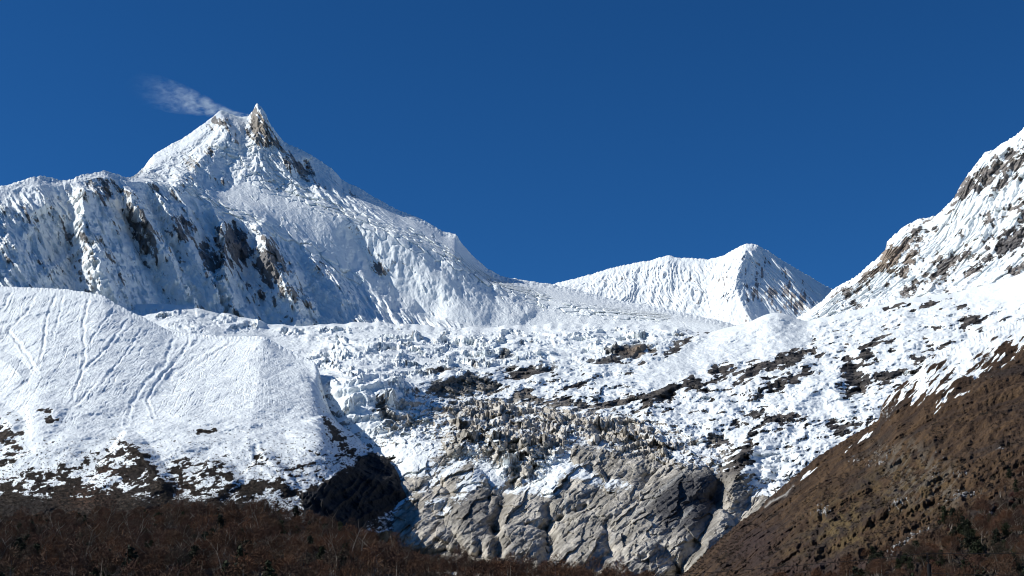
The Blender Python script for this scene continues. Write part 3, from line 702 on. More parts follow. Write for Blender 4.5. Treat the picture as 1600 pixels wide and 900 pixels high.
# ------------------------------------------------------------------ the snowy moraine on the left
A0 = [(-500,830,3000),(0,830,2800),(200,830,2650),(330,830,2560),(480,830,2650),(560,840,2950),(610,830,3250),(660,830,3450)]
A1 = [(-500,680,3600),(0,690,3450),(60,668,3450),(180,690,3330),(300,690,3250),(400,700,3250),(500,700,3300),(560,740,3350),(610,760,3420),(660,790,3520)]
A2 = [(-500,400,5500),(0,447,5250),(20,448,5230),(92,451,5200),(130,455,5150),(163,462,5100),(180,474,5050),(205,487,5000),(230,499,4950),(255,512,4900),(270,519,4880),(300,521,4850),(360,526,4800),(412,525,4750),(440,541,4680),(470,556,4600),(495,567,4540),(500,582,4480),(503,600,4420),(512,620,4350),(517,640,4250),(530,655,4180),(548,672,4080),(565,690,3980),(580,702,3900),(600,712,3840),(615,728,3760),(625,745,3660),(632,765,3580),(645,800,3540),(660,825,3520)]

mat_near = terrain_mat("moraine_snow_and_scrub", 4.0, breakup=0.6, bump=0.8)

def build_moraine():
    G = Land(-500, 660, 0.9 / QUAL, [A0, A1, A2], 0.85 / QUAL, usm=8, vsm=10, crest_band=8, csm=14, ysm=40, xsm=3)
    U, V, X, Y = G.U, G.V, G.X, G.Y
    edge = smooth01(0, 14, G.below)
    n_big = fbm(X / 300, Y / 300, 5, 5)
    d = n_big * 20 * edge
    gxm = (0.10 * smooth01(400, 330, U) - 0.07 * smooth01(430, 500, U)).astype(f32); gym = np.full(U.shape, 0.42, f32)
    # erosion channels of the moraine face
    ch = 0
    for pts, w, h in (([(60,452),(40,490),(12,515),(25,530),(45,560),(60,585)], 3.5, 12), ([(90,455),(72,500),(68,540),(60,575)], 3.5, 12), ([(140,460),(130,500),(132,560),(122,600),(105,640)], 4, 12), ([(100,460),(90,500),(80,530)], 3, 8),
                      ([(200,500),(165,545),(130,580),(115,610)], 3.5, 11), ([(225,510),(190,560),(150,610)], 3, 9), ([(275,522),(255,570),(225,600),(205,630),(198,660)], 4.5, 12), ([(300,522),(285,555),(250,590),(230,620),(240,650)], 3.5, 12), ([(320,523),(290,545),(275,560),(255,585)], 3.5, 12),
                      ([(355,527),(310,555),(275,580),(250,600)], 4.5, 11), ([(370,530),(330,555),(295,580)], 3, 9), ([(180,480),(150,520),(135,545)], 3, 9), ([(20,450),(5,480),(-20,520)], 4, 10), ([(395,690),(405,720),(440,745),(460,775)], 7, 16), ([(150,600),(110,640),(70,640)], 4, 10)):
        w *= 0.55; h *= 0.42
        D, S, T = pline(U + 3 * fbm(U / 14, V / 14, 3, 22), V + 3 * fbm(U / 14, V / 14, 3, 23), pts, 30)
        ch = ch - h * np.exp(-(D / w) ** 2) * smooth01(0, .1, T) * smooth01(1, .75, T) + 0.45 * h * np.exp(-((D - 2.2 * w) / w) ** 2)
    d += ch
    D, S, T = pline(U, V, [(335,518),(275,588),(205,655),(140,705)], 90)
    d -= 24 * np.exp(-(D / 26) ** 2) * smooth01(4, 30, G.below)
    D, S, T = pline(U, V, [(412,522),(408,580),(392,660),(380,720)], 120)
    d += 42 * smooth01(1.0, 0.5, T) * np.clip(1 - D / np.where(S > 0, 95, 80), 0, 1) * smooth01(0, 16, G.below + 3)
    # many thin runnels: down to the left on the long face, fanning from the top of the cone on the right
    yy = V - cv(U, [(q[0], q[1]) for q in A2])
    q1 = U + 0.62 * yy + 7 * fbm(U / 30, V / 30, 3, 24)
    r1 = np.abs(fbm(q1 / 11, V / 170, 3, 25, 0.6)); r1b = np.abs(fbm(q1 / 5 + 9, V / 60, 3, 26, 0.6))
    th = np.arctan2(U - 412, V - 492); q2 = th * 26 + 0.5 * fbm(U / 24, V / 24, 3, 27)
    r2 = np.abs(fbm(q2, np.hypot(U - 412, V - 492) / 120, 3, 28, 0.6)); r2b = np.abs(fbm(q2 * 2.4, np.hypot(U - 412, V - 492) / 60, 3, 29, 0.6))
    cone = smooth01(-10, 50, U - cv(V, [(520, 395), (560, 360), (620, 300), (680, 250)]))
    rv = (np.exp(-(r1 / 0.055) ** 2) + 0.5 * np.exp(-(r1b / 0.06) ** 2)) * (1 - cone) + (0.55 * np.exp(-(r2 / 0.06) ** 2) + 0.45 * np.exp(-(r2b / 0.07) ** 2)) * cone
    d -= rv * 3.4 * smooth01(4, 26, yy) * smooth01(690, 620, V) * (0.35 + even(fbm(U / 70, V / 60, 3, 30)))
    er = erosion(X + 20 * n_big, Y, gxm, gym, 150.0, 5, 31, 1.3, 0.8, 0.5)
    d += er * 6.0 * edge * smooth01(720, 640, V)
    er3 = erosion(X + 6 * fbm(X / 40, Y / 40, 2, 6), Y, gxm, gym, 46.0, 4, 37, 1.6, 0.8, 0.55)
    d += er3 * 1.2 * edge * smooth01(700, 620, V) * (0.4 + even(fbm(X / 150, Y / 150, 3, 38))) + ridged(X / 16, Y / 26, 3, 39) * 2.2 * edge + fbm(X / 90, Y / 90, 4, 36) * 9 * edge
    # hummocks and scrubby bumps at its foot
    d += fbm(X / 120, Y / 120, 5, 13) * 16 * smooth01(600, 680, V)
    d += fbm(X / 34, Y / 34, 4, 15) * 3.2
    # spurs whose right side lies in shade
    def spur(pts, h, wl, wr):
        D, S, T = pline(U, V, pts, 130)
        return h * np.clip(1 - D / np.where(S < 0, wl, wr), 0, 1) * smooth01(0, .1, T) * smooth01(1.05, .8, T)
    d += spur([(180,684),(205,700),(228,728),(245,752),(265,782)], 52, 120, 26)
    d += spur([(318,722),(350,738),(372,765)], 30, 60, 20)
    d += spur([(-20,640),(12,660),(28,680)], 34, 60, 22)
    d += spur([(40,645),(80,640),(100,655)], 22, 50, 16)
    d += spur([(-10,560),(15,572),(40,598)], 34, 60, 18)
    d += spur([(405,710),(440,745),(455,775)], 26, 60, 18)
    d += spur([(500,648),(510,690),(540,725),(560,745)], 40, 60, 30)
    cl = poly(U, V, [(470,775),(510,755),(552,735),(560,718),(580,706),(605,716),(628,748),(634,772),(600,800),(560,830),(480,830)], 7)
    d += cl * (ridged((U + V) / 26, (V - U) / 60, 4, 91) * 22 + fbm(U / 9, V / 9, 4, 92) * 9)
    G.move(d, 0.2 * d * edge + fbm(U / 4, V / 6, 3, 78) * 3 * smooth01(14, 0, G.below))
    N = G.normal(); nz = gblur(N[..., 2], 1.0, 0)
    n1 = fbm(X / 60, Y / 60, 5, 61); n2 = fbm(U / 12, V / 5, 4, 64); n3 = fbm(U / 40, V / 26, 4, 67)
    snow = 1.02 + (nz - .85) * 0.8 + n1 * 0.10
    low = smooth01(640, 790, V + 0.06 * U)
    snow += -low * 0.25 + low * n2 * 0.20 + smooth01(560, 660, V) * n2 * 0.13
    scrub = 0
    U0, V0 = U, V; U = U + 8 * fbm(U0 / 18, V0 / 18, 4, 47); V = V + 5 * fbm(U0 / 18, V0 / 18, 4, 48)
    for b in ((-10,670,34,16,0,1.),(5,685,20,14,-30,1.),(188,705,7,16,0,.9),(215,715,20,10,40,.9),(230,735,30,10,30,.9),(200,745,34,16,10,.9),(235,765,44,16,0,.9),(270,745,14,20,0,.9),(265,770,26,20,0,.9),(330,735,16,8,20,.9),(355,745,24,12,30,.9),(372,765,26,16,0,.8),(305,765,26,10,0,.6),
              (70,645,16,5,0,.6),(75,655,14,7,20,.7),(20,700,16,6,0,.6),(35,710,20,5,0,.6),(15,722,14,5,0,.5),(60,745,40,9,-10,.8),(100,740,20,10,0,.6),(30,760,50,12,0,.8),(100,770,70,14,0,.9),(10,785,60,14,0,1.),(180,780,40,16,0,.9),(160,740,18,16,0,.7),(400,765,16,14,0,.7),(440,765,20,10,0,.6),(465,745,10,8,0,.4),(310,675,22,3,0,.7),(335,674,12,3,0,.6),
              (510,660,8,10,-20,.9),(525,680,22,9,45,.9),(545,705,22,9,45,.7),(150,715,30,14,0,.25),(420,730,14,6,0,.35),(280,720,10,10,0,.5)):
        scrub = np.maximum(scrub, b[5] * blob(U, V, *b[:5]) * (0.8 + 0.6 * n3))
    U, V = U0, V0
    sa = U * 0.97 - V * 0.22; ta = U * 0.22 + V * 0.97
    nn = even(fbm(sa / 15, ta / 6, 5, 72, 0.62) * .8 + fbm(sa / 36, ta / 20, 3, 73) * .45)
    pt = patchy(np.clip(scrub * 0.92 + 0.20 * smooth01(650, 780, V), 0, .95), nn)
    snow -= 1.4 * pt
    snow -= 0.55 * smooth01(0.28, 0.55, fbm(U / 3.5, V / 2.2, 3, 71)) * smooth01(480, 640, V)
    snow -= smooth01(765, 790, V - 0.02 * U) * 0.75 * smooth01(480, 380, U)
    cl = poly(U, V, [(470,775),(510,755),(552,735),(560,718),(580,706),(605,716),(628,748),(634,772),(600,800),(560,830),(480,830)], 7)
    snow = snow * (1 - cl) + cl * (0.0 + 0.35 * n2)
    c = mixc((0.036,0.029,0.024), (0.07,0.052,0.038), smooth01(-.3, .4, n3))
    c = mixc(c, (0.085,0.048,0.03), 0.9 * np.maximum(blob(U, V, 165, 745, 14, 24), np.maximum(blob(U, V, 130, 780, 40, 16), blob(U, V, 285, 765, 14, 18))))
    c = mixc(c, (0.020,0.017,0.013), 0.85 * patchy(np.full(U.shape, .42), even(fbm(U / 6, V / 3, 5, 96, .62) * .8 + .4 * n3), .15))
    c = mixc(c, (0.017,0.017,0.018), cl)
    global SCRUB_MASK
    SCRUB_MASK = np.clip(pt * smooth01(690, 730, V) + smooth01(762, 790, V) * 0.8 + 0.05 * smooth01(660, 760, V), 0, 1) * (1 - cl)
    G.build("moraine", mat_near, np.clip(snow, -0.5, 1.5), c)
    return G
MORAINE = build_moraine()

# ------------------------------------------------------------------ the brown hillside on the right
B0 = [(960,1010,1000),(1060,1010,820),(1200,1000,680),(1400,990,540),(1600,985,470),(1800,1000,420),(2300,1000,330)]
B1 = [(960,950,1900),(1060,935,1650),(1130,890,1650),(1200,850,1600),(1300,800,1500),(1400,760,1400),(1500,730,1300),(1600,700,1250),(1800,640,1200),(2300,500,1100)]
B2 = [(960,925,2350),(1010,915,2320),(1060,901,2300),(1075,890,2300),(1100,866,2320),(1130,838,2340),(1160,812,2360),(1185,796,2380),(1200,780,2390),(1225,758,2400),(1250,737,2420),(1275,715,2440),(1300,700,2460),(1330,681,2480),(1360,664,2500),(1374,654,2510),(1377,636,2520),(1388,618,2540),(1400,607,2550),(1420,592,2570),(1438,578,2590),(1446,560,2600),(1470,551,2620),(1500,538,2640),(1530,522,2660),(1560,512,2680),(1600,498,2700),(1700,455,2750),(1800,415,2800),(2300,220,2900)]

mat_hill = terrain_mat("dry_grass_hillside", 2.4, breakup=0.6, bump=1.0, rock_var=0.7)

def build_hill():
    G = Land(960, 2300, 0.95 / QUAL, [B0, B1, B2], 0.85 / QUAL, usm=10, vsm=12, crest_band=8, csm=26, ysm=40)
    U, V, X, Y = G.U, G.V, G.X, G.Y
    edge = smooth01(0, 14, G.below)
    er = erosion(X, Y, G.gx + 0.1, G.gy, 170.0, 5, 41, 1.2, 0.9, 0.52)
    d = (er * 15 + fbm(X / 200, Y / 200, 5, 3) * 24 + ridged(X / 90 , Y / 140, 4, 5) * 6) * edge + fbm(X / 22, Y / 22, 5, 9) * 1.4 + fbm(U / 7, V / 7, 4, 19) * 3.2 + fbm((U + .9 * V) / 12, (V - .9 * U) / 40, 4, 20) * 6 * edge + ridged(U / 60, V / 60, 3, 21) * 10 * edge
    for pts, w, h in (([(1285,800),(1282,825),(1275,850)], 4, -9), ([(1210,745),(1195,775),(1180,795)], 5, -10), ([(1240,757),(1225,775),(1200,790)], 4, -7), ([(1480,560),(1440,610),(1400,650)], 5, 8), ([(1600,560),(1520,620),(1440,690)], 6, 7)):
        D, S, T = pline(U, V, pts, 40); d += h * np.exp(-(D / w) ** 2)
    outc = 0
    for b in ((1285,800,11,7,0,1.),(1405,795,14,5,-25,.8),(1500,776,22,6,-12,1.),(1395,862,16,6,-40,1.),(1420,842,18,6,-35,.9),(1450,826,10,4,-30,.6),(1545,803,12,8,-40,.8),(1375,715,22,12,-30,.4),(1460,740,10,30,10,.25),(1565,705,8,4,0,.8),(1500,745,14,4,-20,.5),(1340,720,14,8,0,.3),(1382,640,14,18,0,.5),(1400,620,14,8,-40,.4)):
        outc = np.maximum(outc, b[5] * blob(U, V, *b[:5]))
    d += outc * 7 * (0.6 + fbm(X / 12, Y / 12, 3, 77))
    G.move(d, 0.2 * d * edge + fbm(U / 4, V / 6, 3, 78) * 3 * smooth01(14, 0, G.below))
    N = G.normal(); nz = N[..., 2]
    n1 = fbm(X / 60, Y / 60, 5, 61); n2 = fbm((U + 0.9 * V) / 9, (V - .9 * U) / 60, 4, 64); n3 = fbm(X / 120, Y / 160, 4, 68)
    line = V - cv(U, [(960,700),(1380,620),(1440,600),(1480,612),(1520,580),(1560,556),(1600,535),(1800,490)])
    snow = -0.1 + 1.25 * patchy(0.96 * smooth01(48, -44, line), even(n2 * .8 + .5 * n1), .3)
    for b in ((1475,590,30,14,-40,.55),(1440,615,34,8,-45,.45),(1500,575,40,8,-45,.45),(1460,640,20,6,-50,.3),(1260,742,30,4,-38,.5),(1345,690,30,4,-32,.5)):
        snow += 1.2 * patchy(1.1 * b[5] * blob(U, V, *b[:5]), even(n2 * .9 + .3 * n1))
    for b in ((1460,570,22,20,0,.6),(1540,560,24,14,-50,.7),(1580,585,40,20,-30,.8)):
        snow -= b[5] * blob(U, V, *b[:5])
    snow -= 0.4 * smooth01(30, 60, line)
    c = mixc((0.046,0.027,0.015), (0.100,0.060,0.031), smooth01(-.45, .45, 0.6 * n1 + 0.8 * n2))
    c = mixc(c, (0.042,0.029,0.021), smooth01(0, .5, n3))
    yel = np.maximum(blob(U, V, 1320, 825, 55, 45, -20), np.maximum(0.8 * blob(U, V, 1250, 860, 40, 24), 0.75 * blob(U, V, 1420, 760, 70, 50)))
    c = mixc(c, (0.135,0.093,0.040), 0.95 * yel * smooth01(-.3, .3, fbm(U / 16, V / 12, 4, 82)))
    c = mixc(c, (0.05,0.032,0.027), 0.85 * np.maximum(blob(U, V, 1180, 855, 60, 40), blob(U, V, 1300, 890, 160, 22)))
    c = mixc(c, (0.03,0.027,0.018), 0.7 * smooth01(20, 130, V - cv(U, [(960,960),(1380,900),(1480,800),(1600,740),(1800,700)])))
    oc = patchy(np.clip(outc * 0.75, 0, .8), even(fbm(U / 4, V / 5, 4, 88)))
    c = mixc(c, mixc((0.08,0.078,0.075), (0.40,0.385,0.36), smooth01(-.1, .3, fbm(U / 4 + 9, V / 4, 3, 89))), oc)
    c = mixc(c, (0.022,0.018,0.013), 0.7 * patchy(np.full(U.shape, 0.09) + 0.10 * smooth01(720, 860, V), even(fbm(U / 4, V / 3.2, 4, 90, .65) * .8 + .5 * n1), 0.14))
    for pts, w in (([(1212,745),(1198,770),(1190,785)], 2.5), ([(1240,757),(1228,772),(1205,783),(1196,792)], 1.6)):
        D, S, T = pline(U, V, pts, 20); c = mixc(c, (0.40,0.38,0.34), 0.8 * np.exp(-(D / w) ** 2))
    rib = poly(U, V, [(1360,700),(1420,690),(1500,740),(1490,800),(1400,790)], 20) * patchy(np.full(U.shape, .38), even(fbm((U + .9 * V) / 7, (V - .9 * U) / 34, 4, 93)), .12)
    c = mixc(c, (0.14,0.115,0.085), 0.8 * rib)
    ob = G.build("hillside", mat_hill, np.clip(snow, -0.5, 1.5), c, back=((40,6),(120,40),(250,130),(400,260)), snow_back=0.3)
    return G
HILL = build_hill()

# ------------------------------------------------------------------ the wooded hill on the left
F0 = [(-700,1010,430),(0,1010,440),(500,1005,460),(1100,1000,520)]
F1 = [(-700,890,780),(0,900,780),(500,900,780),(900,905,860),(1100,930,900)]
F2 = [(q[0], q[1] + 19 + 13 * min(1.0, max(0.0, (q[0] - 420) / 200)), q[2]) for q in [(-700,770,1400),(0,803,1360),(80,802,1350),(150,797,1340),(220,793,1330),(300,788,1330),(350,784,1320),(400,783,1310),(450,790,1290),(490,800,1270),(540,812,1250),(600,835,1230),(650,853,1210),(700,864,1190),(760,878,1170),(830,888,1150),(900,897,1120),(990,905,1100),(1100,915,1080)]]
mat_floor = terrain_mat("forest_floor", 2.0, breakup=0.2, bump=0.6)
def build_wood():
    G = Land(-700, 1100, 2.0, [F0, F1, F2], 2.0, usm=12, vsm=12, crest_band=8, csm=26, ysm=40)
    X, Y = G.X, G.Y
    G.Z += fbm(X / 70, Y / 70, 4, 4) * 5 * smooth01(0, 14, G.below)
    n1 = fbm(X / 14, Y / 14, 4, 5)
    c = mixc((0.018,0.013,0.010), (0.03,0.02,0.014), smooth01(-.3, .4, n1))
    G.build("wooded_hill", mat_floor, np.full(X.shape, -0.4, f32), c, back=((40,10),(120,40),(250,100),(500,160)), snow_back=-0.4)
    return G
WOOD = build_wood()

# ------------------------------------------------------------------ the valley floor
mat_ground, nt, b = new_mat("valley_floor")
geo = nt.nodes.new("ShaderNodeNewGeometry")
nz_ = noise_node(nt, geo.outputs["Position"], 0.08, 8.0, 0.65)
rp = nt.nodes.new("ShaderNodeValToRGB"); rp.color_ramp.elements[0].color = (0.05,0.038,0.025,1); rp.color_ramp.elements[1].color = (0.12,0.095,0.06,1)
rp.color_ramp.elements[0].position = 0.35; rp.color_ramp.elements[1].position = 0.65
nt.links.new(nz_, rp.inputs[0]); nt.links.new(rp.outputs[0], b.inputs["Base Color"]); b.inputs["Roughness"].default_value = 0.95
me = bpy.data.meshes.new("ground")
me.from_pydata([(-20000,-6000,0),(20000,-6000,0),(20000,22000,0),(-20000,22000,0)], [], [(0,1,2,3)])
me.materials.append(mat_ground)
gr = bpy.data.objects.new("ground", me); COL.objects.link(gr); gr["kind"] = "structure"

# ------------------------------------------------------------------ trees
class Shape:
    """vertices and faces gathered for one mesh"""
    def __init__(self): self.v = []; self.f = []
    def tube(self, pts, radii, n=5):
        pts = [np.array(p, float) for p in pts]; base = len(self.v)
        for i, (p, r) in enumerate(zip(pts, radii)):
            t = pts[min(i + 1, len(pts) - 1)] - pts[max(i - 1, 0)]; t /= np.linalg.norm(t) + 1e-9
            a = np.cross(t, (0.3, 0.9, 0.1)); a /= np.linalg.norm(a) + 1e-9; b = np.cross(t, a)
            for k in range(n):
                q = 2 * math.pi * k / n; self.v.append(tuple(p + r * (a * math.cos(q) + b * math.sin(q))))
        for i in range(len(pts) - 1):
            for k in range(n):
                o = base + i * n; self.f.append((o + k, o + (k + 1) % n, o + n + (k + 1) % n, o + n + k))
        self.f.append(tuple(base + k for k in reversed(range(n)))); self.f.append(tuple(base + (len(pts) - 1) * n + k for k in range(n)))
    def blade(self, p, d, w, up):
        """a thin tapering twig or leaf spray"""
        p = np.array(p); d = np.array(d); s = np.cross(d, up); s = s / (np.linalg.norm(s) + 1e-9) * w
        b = len(self.v); self.v += [tuple(p - s), tuple(p + s), tuple(p + d)]; self.f.append((b, b + 1, b + 2))
    def leaf(self, p, r, rng):
        a = rng.normal(size=3); a /= np.linalg.norm(a); b = np.cross(a, rng.normal(size=3)); b /= np.linalg.norm(b) + 1e-9
        p = np.array(p); k = len(self.v)
        self.v += [tuple(p + r * a), tuple(p + r * .7 * b), tuple(p - r * a), tuple(p - r * .7 * b)]; self.f.append((k, k + 1, k + 2, k + 3))
    def mesh(self, name, mat, smooth=False):
        me = bpy.data.meshes.new(name); me.from_pydata(self.v, [], self.f); me.materials.append(mat)
        if smooth: me.polygons.foreach_set("use_smooth", np.ones(len(me.polygons), bool))
        return me

def plant_mat(name, cols, rough=0.8, stuff=False):
    """colour differs from plant to plant"""
    m, nt, b = new_mat(name)
    if stuff:
        a = nt.nodes.new("ShaderNodeAttribute"); a.attribute_name = "each"; fac = a.outputs["Fac"]
    else:
        oi = nt.nodes.new("ShaderNodeObjectInfo"); fac = oi.outputs["Random"]
    r = nt.nodes.new("ShaderNodeValToRGB"); el = r.color_ramp.elements
    while len(el) < len(cols): el.new(0.5)
    for i, c in enumerate(cols): el[i].position = i / (len(cols) - 1); el[i].color = (*c, 1)
    nt.links.new(fac, r.inputs[0]); nt.links.new(r.outputs[0], b.inputs["Base Color"])
    b.inputs["Roughness"].default_value = rough; b.inputs["Specular IOR Level"].default_value = 0.2
    return m

TWIGS = [(0.056,0.026,0.013),(0.112,0.054,0.026),(0.056,0.042,0.029),(0.120,0.054,0.026),(0.036,0.023,0.017),(0.090,0.044,0.027),(0.062,0.032,0.018)]
BARKS = [(0.15,0.12,0.09),(0.30,0.26,0.21),(0.10,0.08,0.06),(0.20,0.165,0.13)]
GREENS = [(0.016,0.021,0.009),(0.030,0.035,0.014),(0.014,0.018,0.010),(0.024,0.026,0.012)]
REDS = [(0.075,0.022,0.016),(0.062,0.034,0.022),(0.05,0.036,0.02)]
m_twig = plant_mat("bare_twigs", TWIGS); m_bark = plant_mat("pale_bark", BARKS); m_green = plant_mat("evergreen_leaves", GREENS)
m_dark = plant_mat("dark_bark", [(0.04,0.03,0.024),(0.05,0.04,0.03)]); m_shrub = plant_mat("shrub_twigs", REDS)

def bare_tree(seed, stems, spread, height, twigs, wide):
    rng = np.random.RandomState(seed)
    tr, cr = Shape(), Shape(); tips = []
    for s in range(stems):
        a = 2 * math.pi * (s + rng.rand() * 0.6) / stems; lean = spread * (0.5 + 0.6 * rng.rand())
        p = np.array([0.12 * math.cos(a), 0.12 * math.sin(a), -0.5]); h = height * (0.72 + 0.28 * rng.rand())
        pts = [p]; d = np.array([math.cos(a) * lean, math.sin(a) * lean, 1.0])
        for k in range(5):
            d = d + rng.normal(size=3) * 0.10; d[2] = max(d[2], 0.75); pts.append(pts[-1] + d / np.linalg.norm(d) * h / 5)
        r0 = 0.24 / math.sqrt(stems) + 0.07
        tr.tube(pts, [r0 * (1 - 0.16 * k) for k in range(6)], 6)
        for k in range(2, 6):
            for j in range(2):
                q = 2 * math.pi * rng.rand(); L = height * (0.20 + 0.14 * rng.rand())
                e = np.array([math.cos(q) * wide, math.sin(q) * wide, 0.75]) * L
                mid = pts[k] + e * 0.5 + rng.normal(size=3) * 0.15; end = pts[k] + e + np.array([0, 0, 0.15 * L])
                tr.tube([pts[k], mid, end], [0.065, 0.04, 0.015], 4); tips += [mid, end]
        tips.append(pts[-1])
    T = np.array(tips); R = np.array([max(1.6, np.percentile(np.abs(T[:, 0]), 85) + 0.7), max(1.6, np.percentile(np.abs(T[:, 1]), 85) + 0.7)])
    zc = height * 0.52; rz_ = T[:, 2].max() + 0.5 - zc
    lob = [(rng.normal(size=3), 0.75 + 0.35 * rng.rand()) for _ in range(9)]
    for k in range(int(twigs * 1.9)):
        v = rng.normal(size=3); v /= np.linalg.norm(v); v[2] = abs(v[2]) - 0.18
        w = max(((v * l[0]).sum() / np.linalg.norm(l[0]), l[1]) for l in lob)[1]
        q = w * (1.0 - 0.42 * rng.rand() ** 2.0)
        p = np.array([v[0] * R[0] * q, v[1] * R[1] * q, zc + v[2] * rz_ * q])
        d = v * 0.22 + rng.normal(size=3) * 0.24; d[2] += 0.05
        cr.blade(p, d * (0.7 + 0.7 * rng.rand()), 0.05 + 0.045 * rng.rand(), rng.normal(size=3))
    return tr, cr

def evergreen(seed, height, wide, leaves):
    rng = np.random.RandomState(seed); tr, cr = Shape(), Shape()
    tr.tube([(0, 0, -0.5), (0.05, 0, height * .5), (0, 0.05, height * .92)], [0.2, 0.14, 0.04], 6)
    tiers = []
    for k in range(34):
        z = height * (0.10 + 0.88 * (k + rng.rand()) / 34); r = wide * (1.05 - (z / height) ** 2.6) * (0.55 + 0.6 * rng.rand()); a = rng.rand() * 6.283
        e = np.array([math.cos(a) * r, math.sin(a) * r, z - 0.12 * r]); tr.tube([(0, 0, z), tuple(e)], [0.05, 0.02], 4); tiers.append((np.array([0, 0, z]), e))
    for k in range(leaves):
        s, e = tiers[rng.randint(len(tiers))]; t = 0.25 + 0.8 * rng.rand()
        cr.leaf(s + (e - s) * t + rng.normal(size=3) * (0.32, 0.32, 0.24), 0.16 + 0.18 * rng.rand(), rng)
    return tr, cr

def shrub_shape(seed, r, n):
    rng = np.random.RandomState(seed); st, cr = Shape(), Shape()
    for s in range(7):
        a = rng.rand() * 6.283; st.tube([(0, 0, -0.2), (math.cos(a) * r * .35, math.sin(a) * r * .35, r * .5), (math.cos(a) * r * .7, math.sin(a) * r * .7, r * (0.8 + .3 * rng.rand()))], [0.05, 0.035, 0.015], 4)
    for k in range(n):
        v = rng.normal(size=3); v /= np.linalg.norm(v); v[2] = abs(v[2]); p = v * r * rng.rand() ** 0.4
        cr.blade(p, v * 0.35 + rng.normal(size=3) * 0.2 + (0, 0, 0.15), 0.05, rng.normal(size=3))
    return st, cr

BARE = []
for sd, stems, spread, h, tw, wide, look in ((1, 1, 0.10, 9.5, 1000, 1.15, "bare birch, straight pale trunk and rounded brown crown"),
        (2, 2, 0.26, 9.0, 1100, 1.15, "bare birch, forked pale trunk and brown twiggy crown"),
        (3, 4, 0.48, 8.5, 1200, 1.0, "bare tree, four pale stems under a brown dome"),
        (4, 6, 0.60, 8.0, 1300, 0.95, "bare tree spreading like a vase of pale branches"),
        (5, 3, 0.85, 6.5, 1100, 1.2, "low bare tree with pale limbs bent wide to the sides"),
        (6, 1, 0.06, 11.5, 760, 0.75, "tall slim bare birch with a thin pale trunk and narrow crown"),
        (7, 2, 0.40, 7.0, 1100, 1.3, "short bare tree with a broad flat brown crown")):
    t, c = bare_tree(sd, stems, spread, h, tw, wide)
    BARE.append((t.mesh("trunk", m_bark, True), c.mesh("crown", m_twig), look, t, c))
EVER = []
for sd, h, w, n, look in ((11, 8.0, 2.3, 1300, "dark evergreen tree with a tall ragged crown"), (12, 5.0, 2.8, 1300, "dark green bushy evergreen with a rounded crown"), (13, 6.5, 3.2, 1500, "broad dark evergreen tree with a ragged crown")):
    t, c = evergreen(sd, h, w, n)
    EVER.append((t.mesh("trunk", m_dark, True), c.mesh("crown", m_green), look, t, c))
SHRUB = []
for sd, r, n, look in ((21, 1.5, 420, "low rounded shrub of bare red-brown twigs"), (22, 2.1, 520, "wide red-brown shrub of dense bare twigs")):
    t, c = shrub_shape(sd, r, n)
    SHRUB.append((t.mesh("stem", m_dark), c.mesh("twigs", m_shrub), look, t, c))

def surface_points(G, spacing, keep, seed, side=None):
    """points scattered over the ground of a hill, evenly by true area"""
    rng = np.random.RandomState(seed)
    X, Y, Z = G.X, G.Y, G.Z
    xm = 0.25 * (X[:-1, :-1] + X[1:, :-1] + X[:-1, 1:] + X[1:, 1:])
    ar = np.abs((X[:-1, 1:] - X[:-1, :-1]) * (Y[1:, :-1] - Y[:-1, :-1]))
    k = keep(0.5 * (G.U[:-1, :-1] + G.U[1:, 1:]), 0.5 * (G.V[:-1, :-1] + G.V[1:, 1:]))
    w = (ar * k).ravel(); n = int(w.sum() / spacing ** 2 * 1.9)
    idx = rng.choice(w.size, n, p=w / w.sum()); i, j = np.unravel_index(idx, ar.shape)
    a, b = rng.rand(n), rng.rand(n)
    P = np.stack([(q[i, j] * (1 - b) + q[i, j + 1] * b) * (1 - a) + (q[i + 1, j] * (1 - b) + q[i + 1, j + 1] * b) * a for q in (X, Y, Z)], -1)
    cells = {}; out = []
    for p in P:                                   # keep a least distance between neighbours
        c = (int(p[0] // spacing), int(p[1] // spacing))
        if any(np.hypot(q[0] - p[0], q[1] - p[1]) < spacing * 0.8 for dx in (-1, 0, 1) for dy in (-1, 0, 1) for q in cells.get((c[0] + dx, c[1] + dy), ())): continue
        cells.setdefault(c, []).append(p); out.append(p)
    return np.array(out)

def place(kind, name, cat, group, mid, p, rz, s, label):
    """one tree: an empty at its foot that parents trunk and crown"""
    tm, cm = kind[0], kind[1]
    o = bpy.data.objects.new(name, None); COL.objects.link(o)
    o.empty_display_size = 0.5
    o.location = p; o.rotation_euler = (0, 0, rz); o.scale = (s, s, s)
    o["label"] = label; o["category"] = cat; o["group"] = group
    for pm in (tm, cm):
        c = bpy.data.objects.new(pm.name.split(".")[0], pm); COL.objects.link(c); c.parent = o
    return o

